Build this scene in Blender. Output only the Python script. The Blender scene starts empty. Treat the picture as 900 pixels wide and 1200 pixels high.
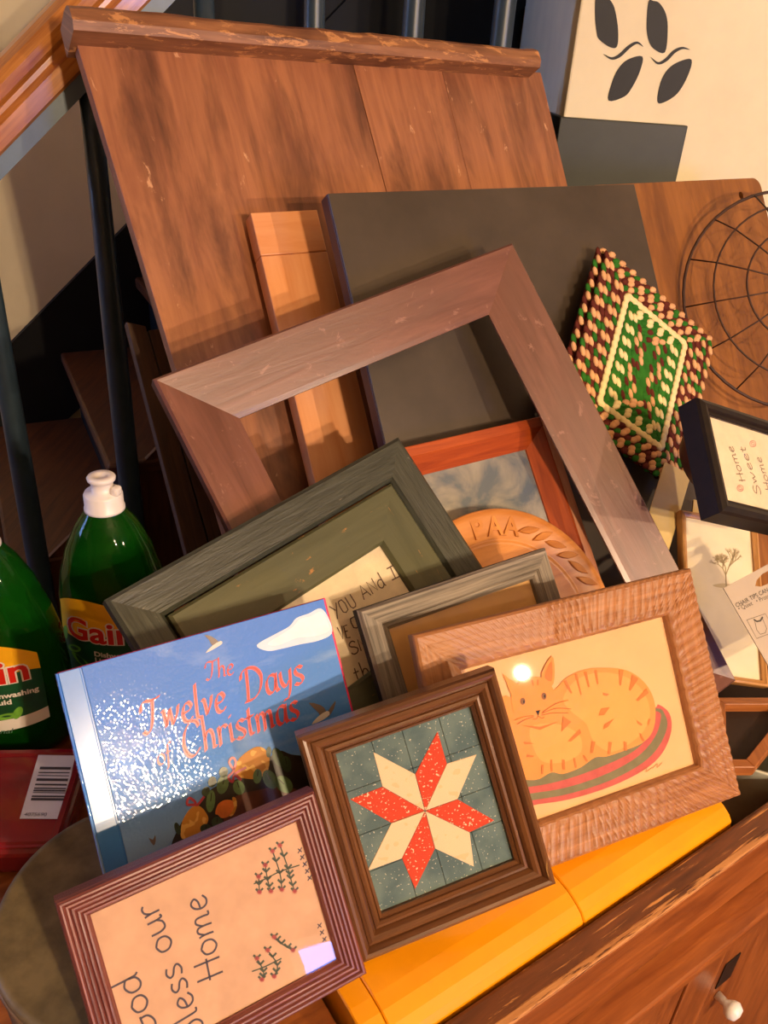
import bpy, bmesh, math, random
from mathutils import Vector, Matrix
from mathutils.geometry import tessellate_polygon
random.seed(7)
sc = bpy.context.scene
COL = sc.collection

# ------------------------------------------------------------------ camera
FPX = 950.0                                   # focal length in pixels of the 900x1200 frame
RW = Matrix(((0.99751792, 0.07041303, 0.0), (0.03428395, -0.48568935, 0.87345891), (0.06150289, -0.87129092, -0.48689787)))
CAM = Vector((0, 0, 1.5))
cd = bpy.data.cameras.new('camera'); cam = bpy.data.objects.new('camera', cd); COL.objects.link(cam)
cd.sensor_fit = 'VERTICAL'; cd.sensor_height = 36.0; cd.lens = FPX / 1200 * 36.0; cd.clip_start = 0.02
cm = RW @ Matrix(((1, 0, 0), (0, -1, 0), (0, 0, -1)))
cam.matrix_world = Matrix.Translation(CAM) @ cm.to_4x4()
sc.camera = cam

# ------------------------------------------------------------------ world, lights, exposure
wd = bpy.data.worlds.new('world'); sc.world = wd; wd.use_nodes = True
wd.node_tree.nodes['Background'].inputs[0].default_value = (1.0, 0.80, 0.60, 1)
wd.node_tree.nodes['Background'].inputs[1].default_value = 0.10
sc.view_settings.view_transform = 'Standard'; sc.view_settings.look = 'None'
sc.view_settings.exposure = 0.58; sc.view_settings.gamma = 1.0; sc.view_settings.use_curve_mapping = False
WARM = (1.0, 0.73, 0.46)
LAMP_POWER = 195.0
WINDOW_STRENGTH = 17.0
STAIR_WINDOW_STRENGTH = 11.0

# ------------------------------------------------------------------ helpers
def srgb(h):
    if isinstance(h, str):
        h = h.lstrip('#'); c = [int(h[i:i+2], 16) / 255 for i in (0, 2, 4)]
    else: c = h
    return tuple((x / 12.92 if x <= 0.04045 else ((x + 0.055) / 1.055) ** 2.4) for x in c) + (1.0,)

def ray(px, py): return RW @ Vector((px - 450, py - 600, FPX))
def onz(px, py, z):
    d = ray(px, py); return CAM + d * ((z - CAM.z) / d.z)
def atdepth(px, py, d): return CAM + ray(px, py) * (d / FPX)

def basis(psi, lam, rho):
    x = Vector((math.cos(psi), math.sin(psi), 0)); b = Vector((-math.sin(psi), math.cos(psi), 0))
    u = Vector((0, 0, math.cos(lam))) + b * math.sin(lam)
    xr = x * math.cos(rho) + u * math.sin(rho); ur = u * math.cos(rho) - x * math.sin(rho)
    return xr, ur, xr.cross(ur)
class Pose:
    def __init__(s, c, x, y, n, w=0, h=0):
        s.c, s.x, s.y, s.n, s.w, s.h = Vector(c), x, y, n, w, h
    def mat(s):
        return Matrix(((s.x.x, s.y.x, s.n.x, s.c.x), (s.x.y, s.y.y, s.n.y, s.c.y), (s.x.z, s.y.z, s.n.z, s.c.z), (0, 0, 0, 1)))
    def L(s, px, py, z=0.0):                  # where a sight line meets the plane of the thing, in its own x, y
        r = ray(px, py); o = s.c + s.n * z; X = CAM + r * (s.n.dot(o - CAM) / s.n.dot(r)) - s.c
        return (s.x.dot(X), s.y.dot(X))
def pose(v):
    x, u, n = basis(*v[3:6]); return Pose(v[:3], x, u, n, v[6], v[7])
P = {k: pose(v) for k, v in {
 'star': [0.0581, 0.483, 0.9396, 0.2403, 0.5572, 0.229, 0.182, 0.1986], 'cat': [0.2249, 0.6316, 0.9197, 0.4301, 0.6221, 0.024, 0.3441, 0.2538],
 'bless': [-0.0983, 0.3697, 0.9177, 0.5077, 0.6188, 0.0779, 0.1999, 0.1529], 'book': [-0.134, 0.5501, 0.9567, 0.534, 0.6181, 0.0201, 0.2519, 0.1749],
 'grey': [0.1286, 0.6635, 0.9239, 0.5267, 0.6533, 0.0575, 0.2437, 0.25], 'green': [-0.032, 0.6862, 0.9749, 0.6044, 0.7902, 0.2568, 0.3852, 0.2999],
 'red': [0.1535, 0.8751, 0.9764, 0.5367, 0.6878, 0.0432, 0.26, 0.3], 'large': [0.1091, 0.8321, 1.0006, 0.4283, 0.6782, 0.2965, 0.5086, 0.6469],
 'mat': [0.373, 1.1643, 1.1367, 0.671, 0.5914, -0.7113, 0.2551, 0.24], 'black': [0.1945, 1.1448, 1.161, 0.5288, 0.5836, 0.0171, 0.5369, 0.45],
 'orange': [-0.1011, 1.0871, 1.119, 0.5274, 0.5877, 0.0257, 0.1006, 0.45], 'board': [0.0145, 1.2675, 1.145, 0.5948, 0.5676, 0.0169, 0.7847, 0.8503],
 'cutting': [0.5289, 1.3476, 1.1431, 0.5216, 0.5702, 0.0297, 0.38, 0.5], 'home': [0.4566, 0.9167, 1.0907, 0.7547, 0.7945, -0.4684, 0.1804, 0.1513],
 'tree': [0.4747, 0.934, 0.8855, 0.2587, 0.8431, -0.2248, 0.1196, 0.2354], 'tips': [0.4925, 0.8106, 0.9316, 0.3572, 0.8412, 0.2654, 0.1, 0.14]}.items()}

def rescale(k, f): p = P[k]; p.c = CAM + (p.c - CAM) * f; p.w *= f; p.h *= f
for k, f in (('cutting', 1.02), ('book', .985), ('cat', .985), ('tree', 1.012), ('board', .99), ('star', 1.02), ('bless', 1.03)): rescale(k, f)

P['grey'].c += P['grey'].y * .011; P['grey'].h -= .022
# ---- node materials
MATS = {}
def newmat(name):
    m = bpy.data.materials.new(name); m.use_nodes = True
    nt = m.node_tree; b = nt.nodes['Principled BSDF']; MATS[name] = m
    return m, nt, b
def node(nt, t, **kw):
    n = nt.nodes.new(t)
    for k, v in kw.items(): setattr(n, k, v)
    return n
def coords(nt, kind, scale, rot=(0, 0, 0)):
    if kind == 'UV': tc = node(nt, 'ShaderNodeUVMap'); o = tc.outputs[0]
    else: tc = node(nt, 'ShaderNodeTexCoord'); o = tc.outputs[kind]
    mp = node(nt, 'ShaderNodeMapping'); mp.inputs['Scale'].default_value = scale; mp.inputs['Rotation'].default_value = rot
    nt.links.new(o, mp.inputs[0]); return mp.outputs[0]
def noise(nt, vec, scale=1.0, detail=4.0, rough=0.55, dist=0.0):
    n = node(nt, 'ShaderNodeTexNoise'); n.inputs['Scale'].default_value = scale; n.inputs['Detail'].default_value = detail
    n.inputs['Roughness'].default_value = rough; n.inputs['Distortion'].default_value = dist
    nt.links.new(vec, n.inputs['Vector']); return n.outputs[0]
def ramp(nt, fac, stops):
    r = node(nt, 'ShaderNodeValToRGB'); e = r.color_ramp.elements
    while len(e) < len(stops): e.new(0.5)
    for el, (p, c) in zip(e, stops): el.position = p; el.color = c
    nt.links.new(fac, r.inputs[0]); return r.outputs[0]
def mix(nt, fac, a, b, mode='MIX'):
    n = node(nt, 'ShaderNodeMix', data_type='RGBA', blend_type=mode)
    for idx, v in ((0, fac), (6, a), (7, b)):
        if isinstance(v, (int, float)): n.inputs[idx].default_value = v
        elif isinstance(v, tuple): n.inputs[idx].default_value = v
        else: nt.links.new(v, n.inputs[idx])
    return n.outputs[2]
def bump(nt, b, height, strength, dist=0.002):
    n = node(nt, 'ShaderNodeBump'); n.inputs['Strength'].default_value = strength; n.inputs['Distance'].default_value = dist
    nt.links.new(height, n.inputs['Height']); nt.links.new(n.outputs[0], b.inputs['Normal'])
BW = lambda a: (a, a, a, 1)

def wood(name, dark, light, rough=0.45, gu=9, gv=150, worn=None, wsc=(22, 60), worn_at=0.62, stain=None, bstr=0.25, coat=0.0, spec=0.5, blotch=0.0):
    m, nt, b = newmat(name)
    v = coords(nt, 'UV', (gu, gv, 1)); g = noise(nt, v, 1.0, 5, 0.6, 0.6)
    c = ramp(nt, g, [(0.30, srgb(dark)), (0.72, srgb(light))])
    if stain:
        s = noise(nt, coords(nt, 'UV', (3.5, 15, 1)), 1.0, 5, 0.65, 0.35)
        f = ramp(nt, s, [(0.46, BW(0)), (0.68, BW(1))]); c = mix(nt, f, c, srgb(stain))
    if worn:
        w = noise(nt, coords(nt, 'UV', (wsc[0], wsc[1], 1)), 1.0, 8, 0.7, 0.5)
        f = ramp(nt, w, [(worn_at, BW(0)), (worn_at + 0.05, BW(1))]); c = mix(nt, f, c, srgb(worn))
    nt.links.new(c, b.inputs['Base Color'])
    b.inputs['Roughness'].default_value = rough; b.inputs['Specular IOR Level'].default_value = spec
    b.inputs['Coat Weight'].default_value = coat; b.inputs['Coat Roughness'].default_value = 0.25
    bump(nt, b, g, bstr, 0.0015)
    return m
def plain(name, col, rough=0.5, metal=0.0, spec=0.5, var=0.0, vs=60, coat=0.0, bstr=0.0):
    m, nt, b = newmat(name); b.inputs['Roughness'].default_value = rough; b.inputs['Metallic'].default_value = metal
    b.inputs['Specular IOR Level'].default_value = spec; b.inputs['Coat Weight'].default_value = coat
    c = srgb(col)
    g = noise(nt, coords(nt, 'Object', (vs, vs, vs)), 1.0, 5, 0.6)
    lo = tuple(x * (1 - var) for x in c[:3]) + (1,); hi = tuple(min(1, x * (1 + var)) for x in c[:3]) + (1,)
    nt.links.new(ramp(nt, g, [(0.35, lo), (0.65, hi)]), b.inputs['Base Color'])
    if bstr: bump(nt, b, g, bstr, 0.001)
    return m
def specks(name, base, dot, scale=220, thr=0.62, rough=0.8, base2=None):
    m, nt, b = newmat(name); b.inputs['Roughness'].default_value = rough; b.inputs['Specular IOR Level'].default_value = 0.15
    v = coords(nt, 'Object', (scale,) * 3)
    f = ramp(nt, noise(nt, v, 1.0, 1, 0.4), [(thr, BW(0)), (thr + 0.04, BW(1))])
    c = srgb(base)
    if base2:
        c = ramp(nt, noise(nt, coords(nt, 'Object', (40,) * 3), 1.0, 3, 0.5), [(0.4, srgb(base)), (0.6, srgb(base2))])
    nt.links.new(mix(nt, f, c, srgb(dot)), b.inputs['Base Color'])
    return m
def emit(name, col, strength):
    m, nt, b = newmat(name); b.inputs['Base Color'].default_value = srgb(col)
    b.inputs['Emission Color'].default_value = srgb(col); b.inputs['Emission Strength'].default_value = strength
    return m
def glass(name, tint=(1, 1, 1, 1), rough=0.02):
    m, nt, b = newmat(name); nt.nodes.remove(b)
    out = [n for n in nt.nodes if n.type == 'OUTPUT_MATERIAL'][0]
    t = node(nt, 'ShaderNodeBsdfTransparent'); t.inputs[0].default_value = tint
    g = node(nt, 'ShaderNodeBsdfGlossy'); g.inputs['Roughness'].default_value = rough
    lw = node(nt, 'ShaderNodeLayerWeight'); pw = node(nt, 'ShaderNodeMath', operation='POWER'); pw.inputs[1].default_value = 5.0
    nt.links.new(lw.outputs['Facing'], pw.inputs[0])
    f = node(nt, 'ShaderNodeMath', operation='MULTIPLY_ADD'); f.inputs[1].default_value = 0.97; f.inputs[2].default_value = 0.026
    nt.links.new(pw.outputs[0], f.inputs[0])
    mx = node(nt, 'ShaderNodeMixShader')
    nt.links.new(f.outputs[0], mx.inputs[0]); nt.links.new(t.outputs[0], mx.inputs[1]); nt.links.new(g.outputs[0], mx.inputs[2])
    nt.links.new(mx.outputs[0], out.inputs[0]); return m

# ---- mesh builders
def link(name, me, parent=None):
    o = bpy.data.objects.new(name, me); COL.objects.link(o)
    if parent: o.parent = parent
    return o
def mesh_obj(name, verts, faces, mat, parent=None, uvs=None, smooth=False, mats=None, fm=None):
    me = bpy.data.meshes.new(name); me.from_pydata([tuple(v) for v in verts], [], faces); 
    for mm in (mats or [mat]): me.materials.append(mm)
    if fm: me.polygons.foreach_set('material_index', fm)
    if smooth: me.polygons.foreach_set('use_smooth', [True] * len(me.polygons))
    uv = me.uv_layers.new(name='UVMap')
    if uvs:
        for l in me.loops: uv.data[l.index].uv = uvs[l.vertex_index]
    else: boxuv(me, uv)
    me.update(); return link(name, me, parent)
def boxuv(me, uv, ofs=None):
    co = [v.co for v in me.vertices]
    if not co: return
    ext = [max(c[i] for c in co) - min(c[i] for c in co) for i in range(3)]
    la = ext.index(max(ext)); ox, oy = (ofs or (random.uniform(0, 9), random.uniform(0, 9)))
    for p in me.polygons:
        n = p.normal; k = max(range(3), key=lambda i: abs(n[i])); ax = [i for i in range(3) if i != k]
        if la in ax: ua, va = la, [i for i in ax if i != la][0]
        else: ua, va = ax
        for li in p.loop_indices:
            c = co[me.loops[li].vertex_index]; uv.data[li].uv = (c[ua] + ox, c[va] + oy)
def bm_obj(name, bm, mat, parent=None, smooth=False, mats=None):
    bmesh.ops.recalc_face_normals(bm, faces=bm.faces)
    me = bpy.data.meshes.new(name); bm.to_mesh(me); bm.free()
    for mm in (mats or [mat]): me.materials.append(mm)
    if smooth: me.polygons.foreach_set('use_smooth', [True] * len(me.polygons))
    uv = me.uv_layers.new(name='UVMap'); boxuv(me, uv); return link(name, me, parent)
def box(name, lo, hi, mat, parent=None, bev=0.0015, seg=2, matrix=None):
    bm = bmesh.new(); bmesh.ops.create_cube(bm, size=1.0)
    for v in bm.verts: v.co = Vector([lo[i] + (v.co[i] + 0.5) * (hi[i] - lo[i]) for i in range(3)])
    if bev: bmesh.ops.bevel(bm, geom=list(bm.edges), offset=bev, segments=seg, affect='EDGES', profile=0.5)
    if matrix is not None: bm.transform(matrix)
    return bm_obj(name, bm, mat, parent)
def prism(name, pts, z0, z1, mat, parent=None, bev=0.0, seg=2):
    bm = bmesh.new(); a = [bm.verts.new((x, y, z1)) for x, y in pts]; b = [bm.verts.new((x, y, z0)) for x, y in pts]
    bm.faces.new(a); bm.faces.new(b[::-1]); n = len(pts)
    for i in range(n): bm.faces.new((a[i], b[i], b[(i + 1) % n], a[(i + 1) % n]))
    if bev: bmesh.ops.bevel(bm, geom=list(bm.edges), offset=bev, segments=seg, affect='EDGES', profile=0.5)
    return bm_obj(name, bm, mat, parent)
def lathe(name, prof, mat, parent=None, n=48, sx=1.0, sy=1.0, smooth=True, caps=True):
    verts, faces, uvs = [], [], []
    for j, (r, z) in enumerate(prof):
        for i in range(n):
            a = 2 * math.pi * i / n; verts.append((r * sx * math.cos(a), r * sy * math.sin(a), z)); uvs.append((i / n * 6.28 * r, z))
    for j in range(len(prof) - 1):
        for i in range(n): faces.append((j * n + i, j * n + (i + 1) % n, (j + 1) * n + (i + 1) % n, (j + 1) * n + i))
    if caps:
        faces.append(tuple(range(n))[::-1]); faces.append(tuple((len(prof) - 1) * n + i for i in range(n)))
    return mesh_obj(name, verts, faces, mat, parent, smooth=smooth)
def tube(name, pts, r, mat, parent=None, n=8, closed=False, smooth=True):
    pts = [Vector(p) for p in pts]; m = len(pts); verts, faces = [], []
    nrm = None
    for i, p in enumerate(pts):
        if closed: t = pts[(i + 1) % m] - pts[i - 1]
        else: t = pts[min(i + 1, m - 1)] - pts[max(i - 1, 0)]
        t.normalize()
        if nrm is None:
            nrm = t.orthogonal().normalized()
        else:
            nrm = (nrm - t * nrm.dot(t)).normalized()
        bn = t.cross(nrm); rr = r[i] if isinstance(r, (list, tuple)) else r
        for k in range(n):
            a = 2 * math.pi * k / n; verts.append(p + nrm * (rr * math.cos(a)) + bn * (rr * math.sin(a)))
    for i in range(m if closed else m - 1):
        j = (i + 1) % m
        for k in range(n): faces.append((i * n + k, i * n + (k + 1) % n, j * n + (k + 1) % n, j * n + k))
    if not closed: faces.append(tuple(range(n))[::-1]); faces.append(tuple((m - 1) * n + k for k in range(n)))
    return mesh_obj(name, verts, faces, mat, parent, smooth=smooth)
def flat(name, polys, z, mat, parent, thick=0.0):     # printed or stitched flat shapes, one mesh
    verts, faces = [], []
    for poly in polys:
        o = len(verts); verts += [(x, y, z) for x, y in poly]
        for t in tessellate_polygon([[Vector((x, y, 0)) for x, y in poly]]):
            a, b, c = [Vector(poly[i] + (0,)) if not isinstance(poly[i], Vector) else poly[i] for i in t]
            up = (b - a).cross(c - a).z
            faces.append(tuple(o + i for i in (t if up > 0 else t[::-1])))
    return mesh_obj(name, verts, faces, mat, parent)
def smooth_path(pts, sub=6, closed=False):
    out = []; n = len(pts)
    for i in range(n if closed else n - 1):
        g = (lambda k: pts[k % n]) if closed else (lambda k: pts[min(max(k, 0), n - 1)])
        p0, p1, p2, p3 = g(i - 1), g(i), g(i + 1), g(i + 2)
        for s in range(sub):
            t = s / sub
            out.append(tuple(0.5 * (2 * p1[k] + (p2[k] - p0[k]) * t + (2 * p0[k] - 5 * p1[k] + 4 * p2[k] - p3[k]) * t * t + (3 * p1[k] - p0[k] - 3 * p2[k] + p3[k]) * t ** 3) for k in (0, 1)))
    if not closed: out.append(tuple(pts[-1]))
    return out
def ribbons(paths, w, taper=False):
    out = []
    for pts in paths:
        n = len(pts); l, r = [], []
        for i, p in enumerate(pts):
            a, b = pts[max(i - 1, 0)], pts[min(i + 1, n - 1)]
            d = Vector((b[0] - a[0], b[1] - a[1])); d = d.normalized() if d.length > 0 else Vector((1, 0))
            k = w / 2 * (math.sin(math.pi * (i + 0.3) / (n - 0.4)) if taper else 1)
            l.append((p[0] - d.y * k, p[1] + d.x * k)); r.append((p[0] + d.y * k, p[1] - d.x * k))
        for i in range(n - 1): out.append([l[i], r[i], r[i + 1], l[i + 1]])
    return out
def nib(paths, w, ang, mn=0.28):
    out = []; ux, uy = math.cos(ang), math.sin(ang)
    for pts in paths:
        out += ribbons([pts], w * mn)
        for a, b in zip(pts[:-1], pts[1:]):
            h = w / 2; q = [(a[0] - ux * h, a[1] - uy * h), (a[0] + ux * h, a[1] + uy * h), (b[0] + ux * h, b[1] + uy * h), (b[0] - ux * h, b[1] - uy * h)]
            ar = sum(q[i][0] * q[(i + 1) % 4][1] - q[(i + 1) % 4][0] * q[i][1] for i in range(4))
            if abs(ar) > 1e-12: out.append(q if ar > 0 else q[::-1])
    return out
def quads(name, qs, z, mat, parent):
    verts, faces = [], []
    for q in qs:
        o = len(verts); verts += [(x, y, z) for x, y in q]
        ar = sum(q[i][0] * q[(i + 1) % len(q)][1] - q[(i + 1) % len(q)][0] * q[i][1] for i in range(len(q)))
        f = tuple(range(o, o + len(q))); faces.append(f if ar > 0 else f[::-1])
    return mesh_obj(name, verts, faces, mat, parent)

# pen-stroke letters: (advance, strokes); 's' strokes are curves, 'l' strokes straight
GL = {
 'o': (.50, [('s', [(.24, .5), (.07, .38), (.06, .14), (.22, 0), (.4, .12), (.41, .36), (.24, .5)])]),
 'a': (.52, [('s', [(.4, .45), (.24, .5), (.08, .34), (.08, .1), (.2, 0), (.34, .12), (.4, .34)]), ('s', [(.42, .5), (.39, .2), (.43, .02), (.52, .06)])]),
 'd': (.52, [('s', [(.4, .42), (.24, .5), (.07, .35), (.07, .1), (.2, 0), (.36, .1), (.4, .3)]), ('s', [(.43, .92), (.41, .4), (.41, .1), (.46, 0)])]),
 'b': (.50, [('s', [(.08, .9), (.08, .4), (.09, .02)]), ('s', [(.09, .3), (.22, .5), (.38, .42), (.4, .15), (.26, 0), (.09, .04)])]),
 'l': (.26, [('s', [(.1, .92), (.09, .4), (.1, .06), (.2, .02)])]),
 'e': (.46, [('s', [(.07, .24), (.26, .27), (.37, .38), (.26, .5), (.12, .42), (.06, .22), (.12, .04), (.26, 0), (.4, .1)])]),
 's': (.42, [('s', [(.36, .44), (.22, .5), (.1, .42), (.14, .3), (.3, .2), (.34, .08), (.2, 0), (.05, .05)])]),
 'u': (.52, [('s', [(.08, .5), (.07, .2), (.14, .02), (.3, .04), (.4, .2)]), ('s', [(.41, .5), (.4, .2), (.43, .02), (.5, .05)])]),
 'r': (.42, [('s', [(.08, .5), (.1, .3), (.09, 0)]), ('s', [(.1, .3), (.18, .46), (.3, .5), (.38, .44)])]),
 'm': (.76, [('s', [(.06, .48), (.09, .3), (.08, 0)]), ('s', [(.09, .3), (.2, .48), (.32, .44), (.34, .2), (.33, 0)]), ('s', [(.34, .3), (.46, .48), (.58, .44), (.6, .2), (.6, .04), (.7, .04)])]),
 'h': (.52, [('s', [(.09, .92), (.1, .4), (.08, 0)]), ('s', [(.1, .3), (.22, .5), (.36, .44), (.39, .2), (.38, .04), (.48, .03)])]),
 'i': (.24, [('s', [(.08, .48), (.09, .2), (.1, .03), (.2, .04)]), ('l', [(.11, .66), (.13, .7)])]),
 't': (.34, [('s', [(.14, .72), (.12, .3), (.14, .04), (.26, .03)]), ('l', [(.01, .48), (.29, .5)])]),
 'y': (.50, [('s', [(.06, .48), (.08, .2), (.2, .06), (.34, .2)]), ('s', [(.42, .5), (.38, .1), (.26, -.24), (.08, -.3)])]),
 'v': (.46, [('s', [(.04, .46), (.12, .4), (.18, .04)]), ('s', [(.18, .04), (.34, .3), (.38, .5)])]),
 'w': (.68, [('s', [(.04, .46), (.1, .4), (.16, .03)]), ('s', [(.16, .03), (.3, .46)]), ('s', [(.3, .46), (.38, .03)]), ('s', [(.38, .03), (.54, .28), (.6, .5)])]),
 'f': (.34, [('s', [(.34, .86), (.24, .92), (.16, .78), (.13, .3), (.1, -.2), (.0, -.3)]), ('l', [(.02, .46), (.28, .5)])]),
 'T': (.66, [('s', [(.0, .56), (.03, .72), (.16, .82), (.4, .8), (.66, .86)]), ('s', [(.42, .82), (.38, .4), (.3, .1), (.16, -.02), (.04, .06)])]),
 'D': (.78, [('s', [(.22, .84), (.2, .4), (.16, .02)]), ('s', [(.0, .62), (.04, .78), (.24, .88), (.52, .82), (.7, .56), (.6, .2), (.36, .02), (.06, .0)])]),
 'C': (.70, [('s', [(.64, .7), (.58, .84), (.4, .88), (.16, .68), (.06, .34), (.16, .06), (.36, -.02), (.6, .14)])]),
 'G': (.66, [('s', [(.54, .7), (.4, .84), (.16, .68), (.06, .36), (.16, .06), (.36, 0), (.54, .14), (.56, .36)]), ('l', [(.36, .36), (.6, .37)])]),
 'H': (.64, [('l', [(.1, .84), (.08, 0)]), ('l', [(.52, .84), (.5, 0)]), ('l', [(.0, .44), (.6, .42)])]),
 'S': (.52, [('s', [(.46, .7), (.3, .84), (.1, .72), (.12, .54), (.34, .4), (.46, .22), (.34, .02), (.14, .0), (.02, .14)])]),
 'Y': (.56, [('l', [(.04, .8), (.27, .42)]), ('l', [(.54, .8), (.1, -.05)])]),
 'O': (.56, [('l', [(.12, .76), (.06, .5), (.08, .12), (.22, .02), (.42, .1), (.46, .5), (.36, .78), (.12, .76)])]),
 'U': (.56, [('l', [(.08, .8), (.1, .16), (.2, .02), (.4, .04), (.48, .18), (.46, .8)])]),
 'A': (.60, [('l', [(.04, 0), (.28, .82), (.54, 0)]), ('l', [(.14, .3), (.44, .3)])]),
 'N': (.58, [('l', [(.08, 0), (.1, .8), (.46, .04), (.5, .82)])]),
 'I': (.40, [('l', [(.2, 0), (.22, .82)]), ('l', [(.04, .82), (.4, .84)]), ('l', [(.02, 0), (.38, .0)])]),
 'V': (.54, [('l', [(.04, .8), (.26, 0), (.5, .82)])]),
 'E': (.50, [('l', [(.44, .8), (.1, .78), (.08, .02), (.44, .0)]), ('l', [(.08, .42), (.36, .43)])]),
 'M': (.72, [('l', [(.06, 0), (.12, .8), (.34, .2), (.56, .82), (.64, 0)])]),
 'W': (.80, [('l', [(.04, .8), (.2, 0), (.38, .6), (.56, 0), (.74, .82)])]),
 'X': (.40, [('l', [(.04, 0), (.36, .6)]), ('l', [(.36, 0), (.04, .6)])]),
 'R': (.56, [('l', [(.08, 0), (.1, .8), (.4, .78), (.46, .6), (.36, .42), (.1, .4)]), ('l', [(.28, .42), (.5, 0)])]),
 ' ': (.34, []),
}
def word_paths(txt, org, dx, dy, size, slant=0.0, track=1.0):
    """strokes of a line of writing: org local point, dx the writing direction, dy the up direction"""
    out = []; x = 0.0
    for ch in txt:
        adv, strokes = GL[ch]
        for kind, pts in strokes:
            pp = smooth_path(pts, 5) if kind == 's' else pts
            out.append([(org[0] + ((x + px + slant * py) * dx[0] + py * dy[0]) * size, org[1] + ((x + px + slant * py) * dx[1] + py * dy[1]) * size) for px, py in pp])
        x += adv * track
    return out
def word_len(txt, track=1.0): return sum(GL[c][0] for c in txt) * track
def fit_word(txt, a, b, hgt, slant=0.0, track=1.0):
    """writing whose baseline runs from local point a to local point b, stroke size chosen from hgt"""
    d = Vector((b[0] - a[0], b[1] - a[1])); L = d.length; d = d / L; size_x = L / word_len(txt, track)
    up = Vector((-d.y, d.x)); return word_paths(txt, a, (d.x * size_x / hgt, d.y * size_x / hgt), (up.x, up.y), hgt, slant, track)
def font_mesh(txt, size, bold=0.0, shear=0.0):
    """flat mesh data (verts2d, faces) of a line of plain print"""
    cu = bpy.data.curves.new('print', 'FONT'); cu.body = txt; cu.size = size; cu.offset = bold; cu.shear = shear
    cu.resolution_u = 3
    o = bpy.data.objects.new('print', cu); COL.objects.link(o); dg = bpy.context.evaluated_depsgraph_get()
    me = o.evaluated_get(dg).to_mesh(); V = [(v.co.x, v.co.y) for v in me.vertices]; Fc = [tuple(p.vertices) for p in me.polygons]
    o.evaluated_get(dg).to_mesh_clear(); bpy.data.objects.remove(o); bpy.data.curves.remove(cu); return V, Fc
def print_obj(name, txt, a, b, z, mat, parent, bold=0.0, shear=0.0, hscale=1.0):
    V, Fc = font_mesh(txt, 1.0, bold, shear); w = max(v[0] for v in V) - min(v[0] for v in V); x0 = min(v[0] for v in V)
    d = Vector((b[0] - a[0], b[1] - a[1])); s = d.length / w; d.normalize(); u = Vector((-d.y, d.x)) * hscale
    verts = [(a[0] + ((x - x0) * d.x + y * u.x) * s, a[1] + ((x - x0) * d.y + y * u.y) * s, z) for x, y in V]
    return mesh_obj(name, verts, Fc, mat, parent)

# ---- things
def tag(o, label, cat, group=None):
    o['label'] = label; o['category'] = cat
    if group: o['group'] = group
    return o
def thing(name, label, cat, mat4=None, group=None):
    o = bpy.data.objects.new(name, None); COL.objects.link(o); o.empty_display_size = 0.05
    if mat4 is not None: o.matrix_world = mat4
    return tag(o, label, cat, group)
def struct(o): o['kind'] = 'structure'; return o

def rails(parent, w, h, prof, thick, mat, name='rail', nlen=1, disp=None, back=True, cx=0, cy=0, mats4=None):
    """four mitred rails; prof = [(inset, height)...] from the outer edge inward"""
    pr = list(prof) + [(prof[-1][0], -thick), (prof[0][0], -thick)]
    n = len(pr); out = []
    acc = [0.0]
    for i in range(1, n): acc.append(acc[-1] + math.hypot(pr[i][0] - pr[i-1][0], pr[i][1] - pr[i-1][1]))
    for k, (e, m, L, H) in enumerate((((1, 0), (0, -1), w, h), ((0, -1), (-1, 0), h, w), ((-1, 0), (0, 1), w, h), ((0, 1), (1, 0), h, w))):
        verts, uvs, faces = [], [], []; ofs = random.uniform(0, 8)
        for s in range(nlen + 1):
            for i, (d, z) in enumerate(pr):
                t = s / nlen; a = -L / 2 + d + t * (L - 2 * d)
                zz = z + (disp(a, d, k) if (disp and 0 < i < len(prof)) else 0)
                q = (e[0] * a - m[0] * (H / 2 - d), e[1] * a - m[1] * (H / 2 - d))
                verts.append((cx + q[0], cy + q[1], zz)); uvs.append((a + ofs, acc[i] + k * 0.37))
        for s in range(nlen):
            for i in range(n):
                j = (i + 1) % n; faces.append((s * n + i, s * n + j, (s + 1) * n + j, (s + 1) * n + i))
        faces.append(tuple(range(n))); faces.append(tuple(nlen * n + i for i in range(n))[::-1])
        o = mesh_obj(name, verts, faces, mats4[k] if mats4 else mat, parent, uvs)
        bm = bmesh.new(); bm.from_mesh(o.data); bmesh.ops.recalc_face_normals(bm, faces=bm.faces); bm.to_mesh(o.data); bm.free()
        out.append(o)
    return out
def slab(name, hw, hh, z0, z1, mat, parent, cx=0, cy=0, bev=0.0):
    return box(name, (cx - hw, cy - hh, z0), (cx + hw, cy + hh, z1), mat, parent, bev)

# ------------------------------------------------------------------ materials
M_cream = plain('cream_plaster', '#efe3c2', 0.8, spec=0.2, var=0.06, vs=5)
M_stairwall = plain('shaded_cream_plaster', '#e6d8ba', 0.8, spec=0.2, var=0.06, vs=5)  # the same wall cream, darkened a little to stand in for stairwell shade
M_room = plain('room_paint', '#8f7a5c', 0.8, spec=0.2, var=0.05, vs=4)  # unseen walls, painted darker than the cream to cut bounced light
M_ceil = plain('ceiling_paint', '#b5a890', 0.9, spec=0.1, var=0.02, vs=3)
M_floor = wood('floor_boards', '#5a3016', '#8a5128', 0.4)
M_black_paint = plain('black_paint', '#0b0d11', 0.6, spec=0.3, var=0.25, vs=8)
M_blue_black = plain('blue_black_paint', '#2b3a46', 0.35, var=0.2, vs=12)
M_grey_paint = plain('grey_strip_paint', '#5d7080', 0.4, var=0.1, vs=20)
M_trim = plain('dark_green_grey_paint', '#30332d', 0.5, var=0.12, vs=12)
M_leaf = plain('stencil_paint', '#141416', 0.6, var=0.15, vs=30)
M_rail = wood('varnished_oak', '#9c561c', '#cf8a40', 0.28, 8, 120, coat=0.5, bstr=0.15)
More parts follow.
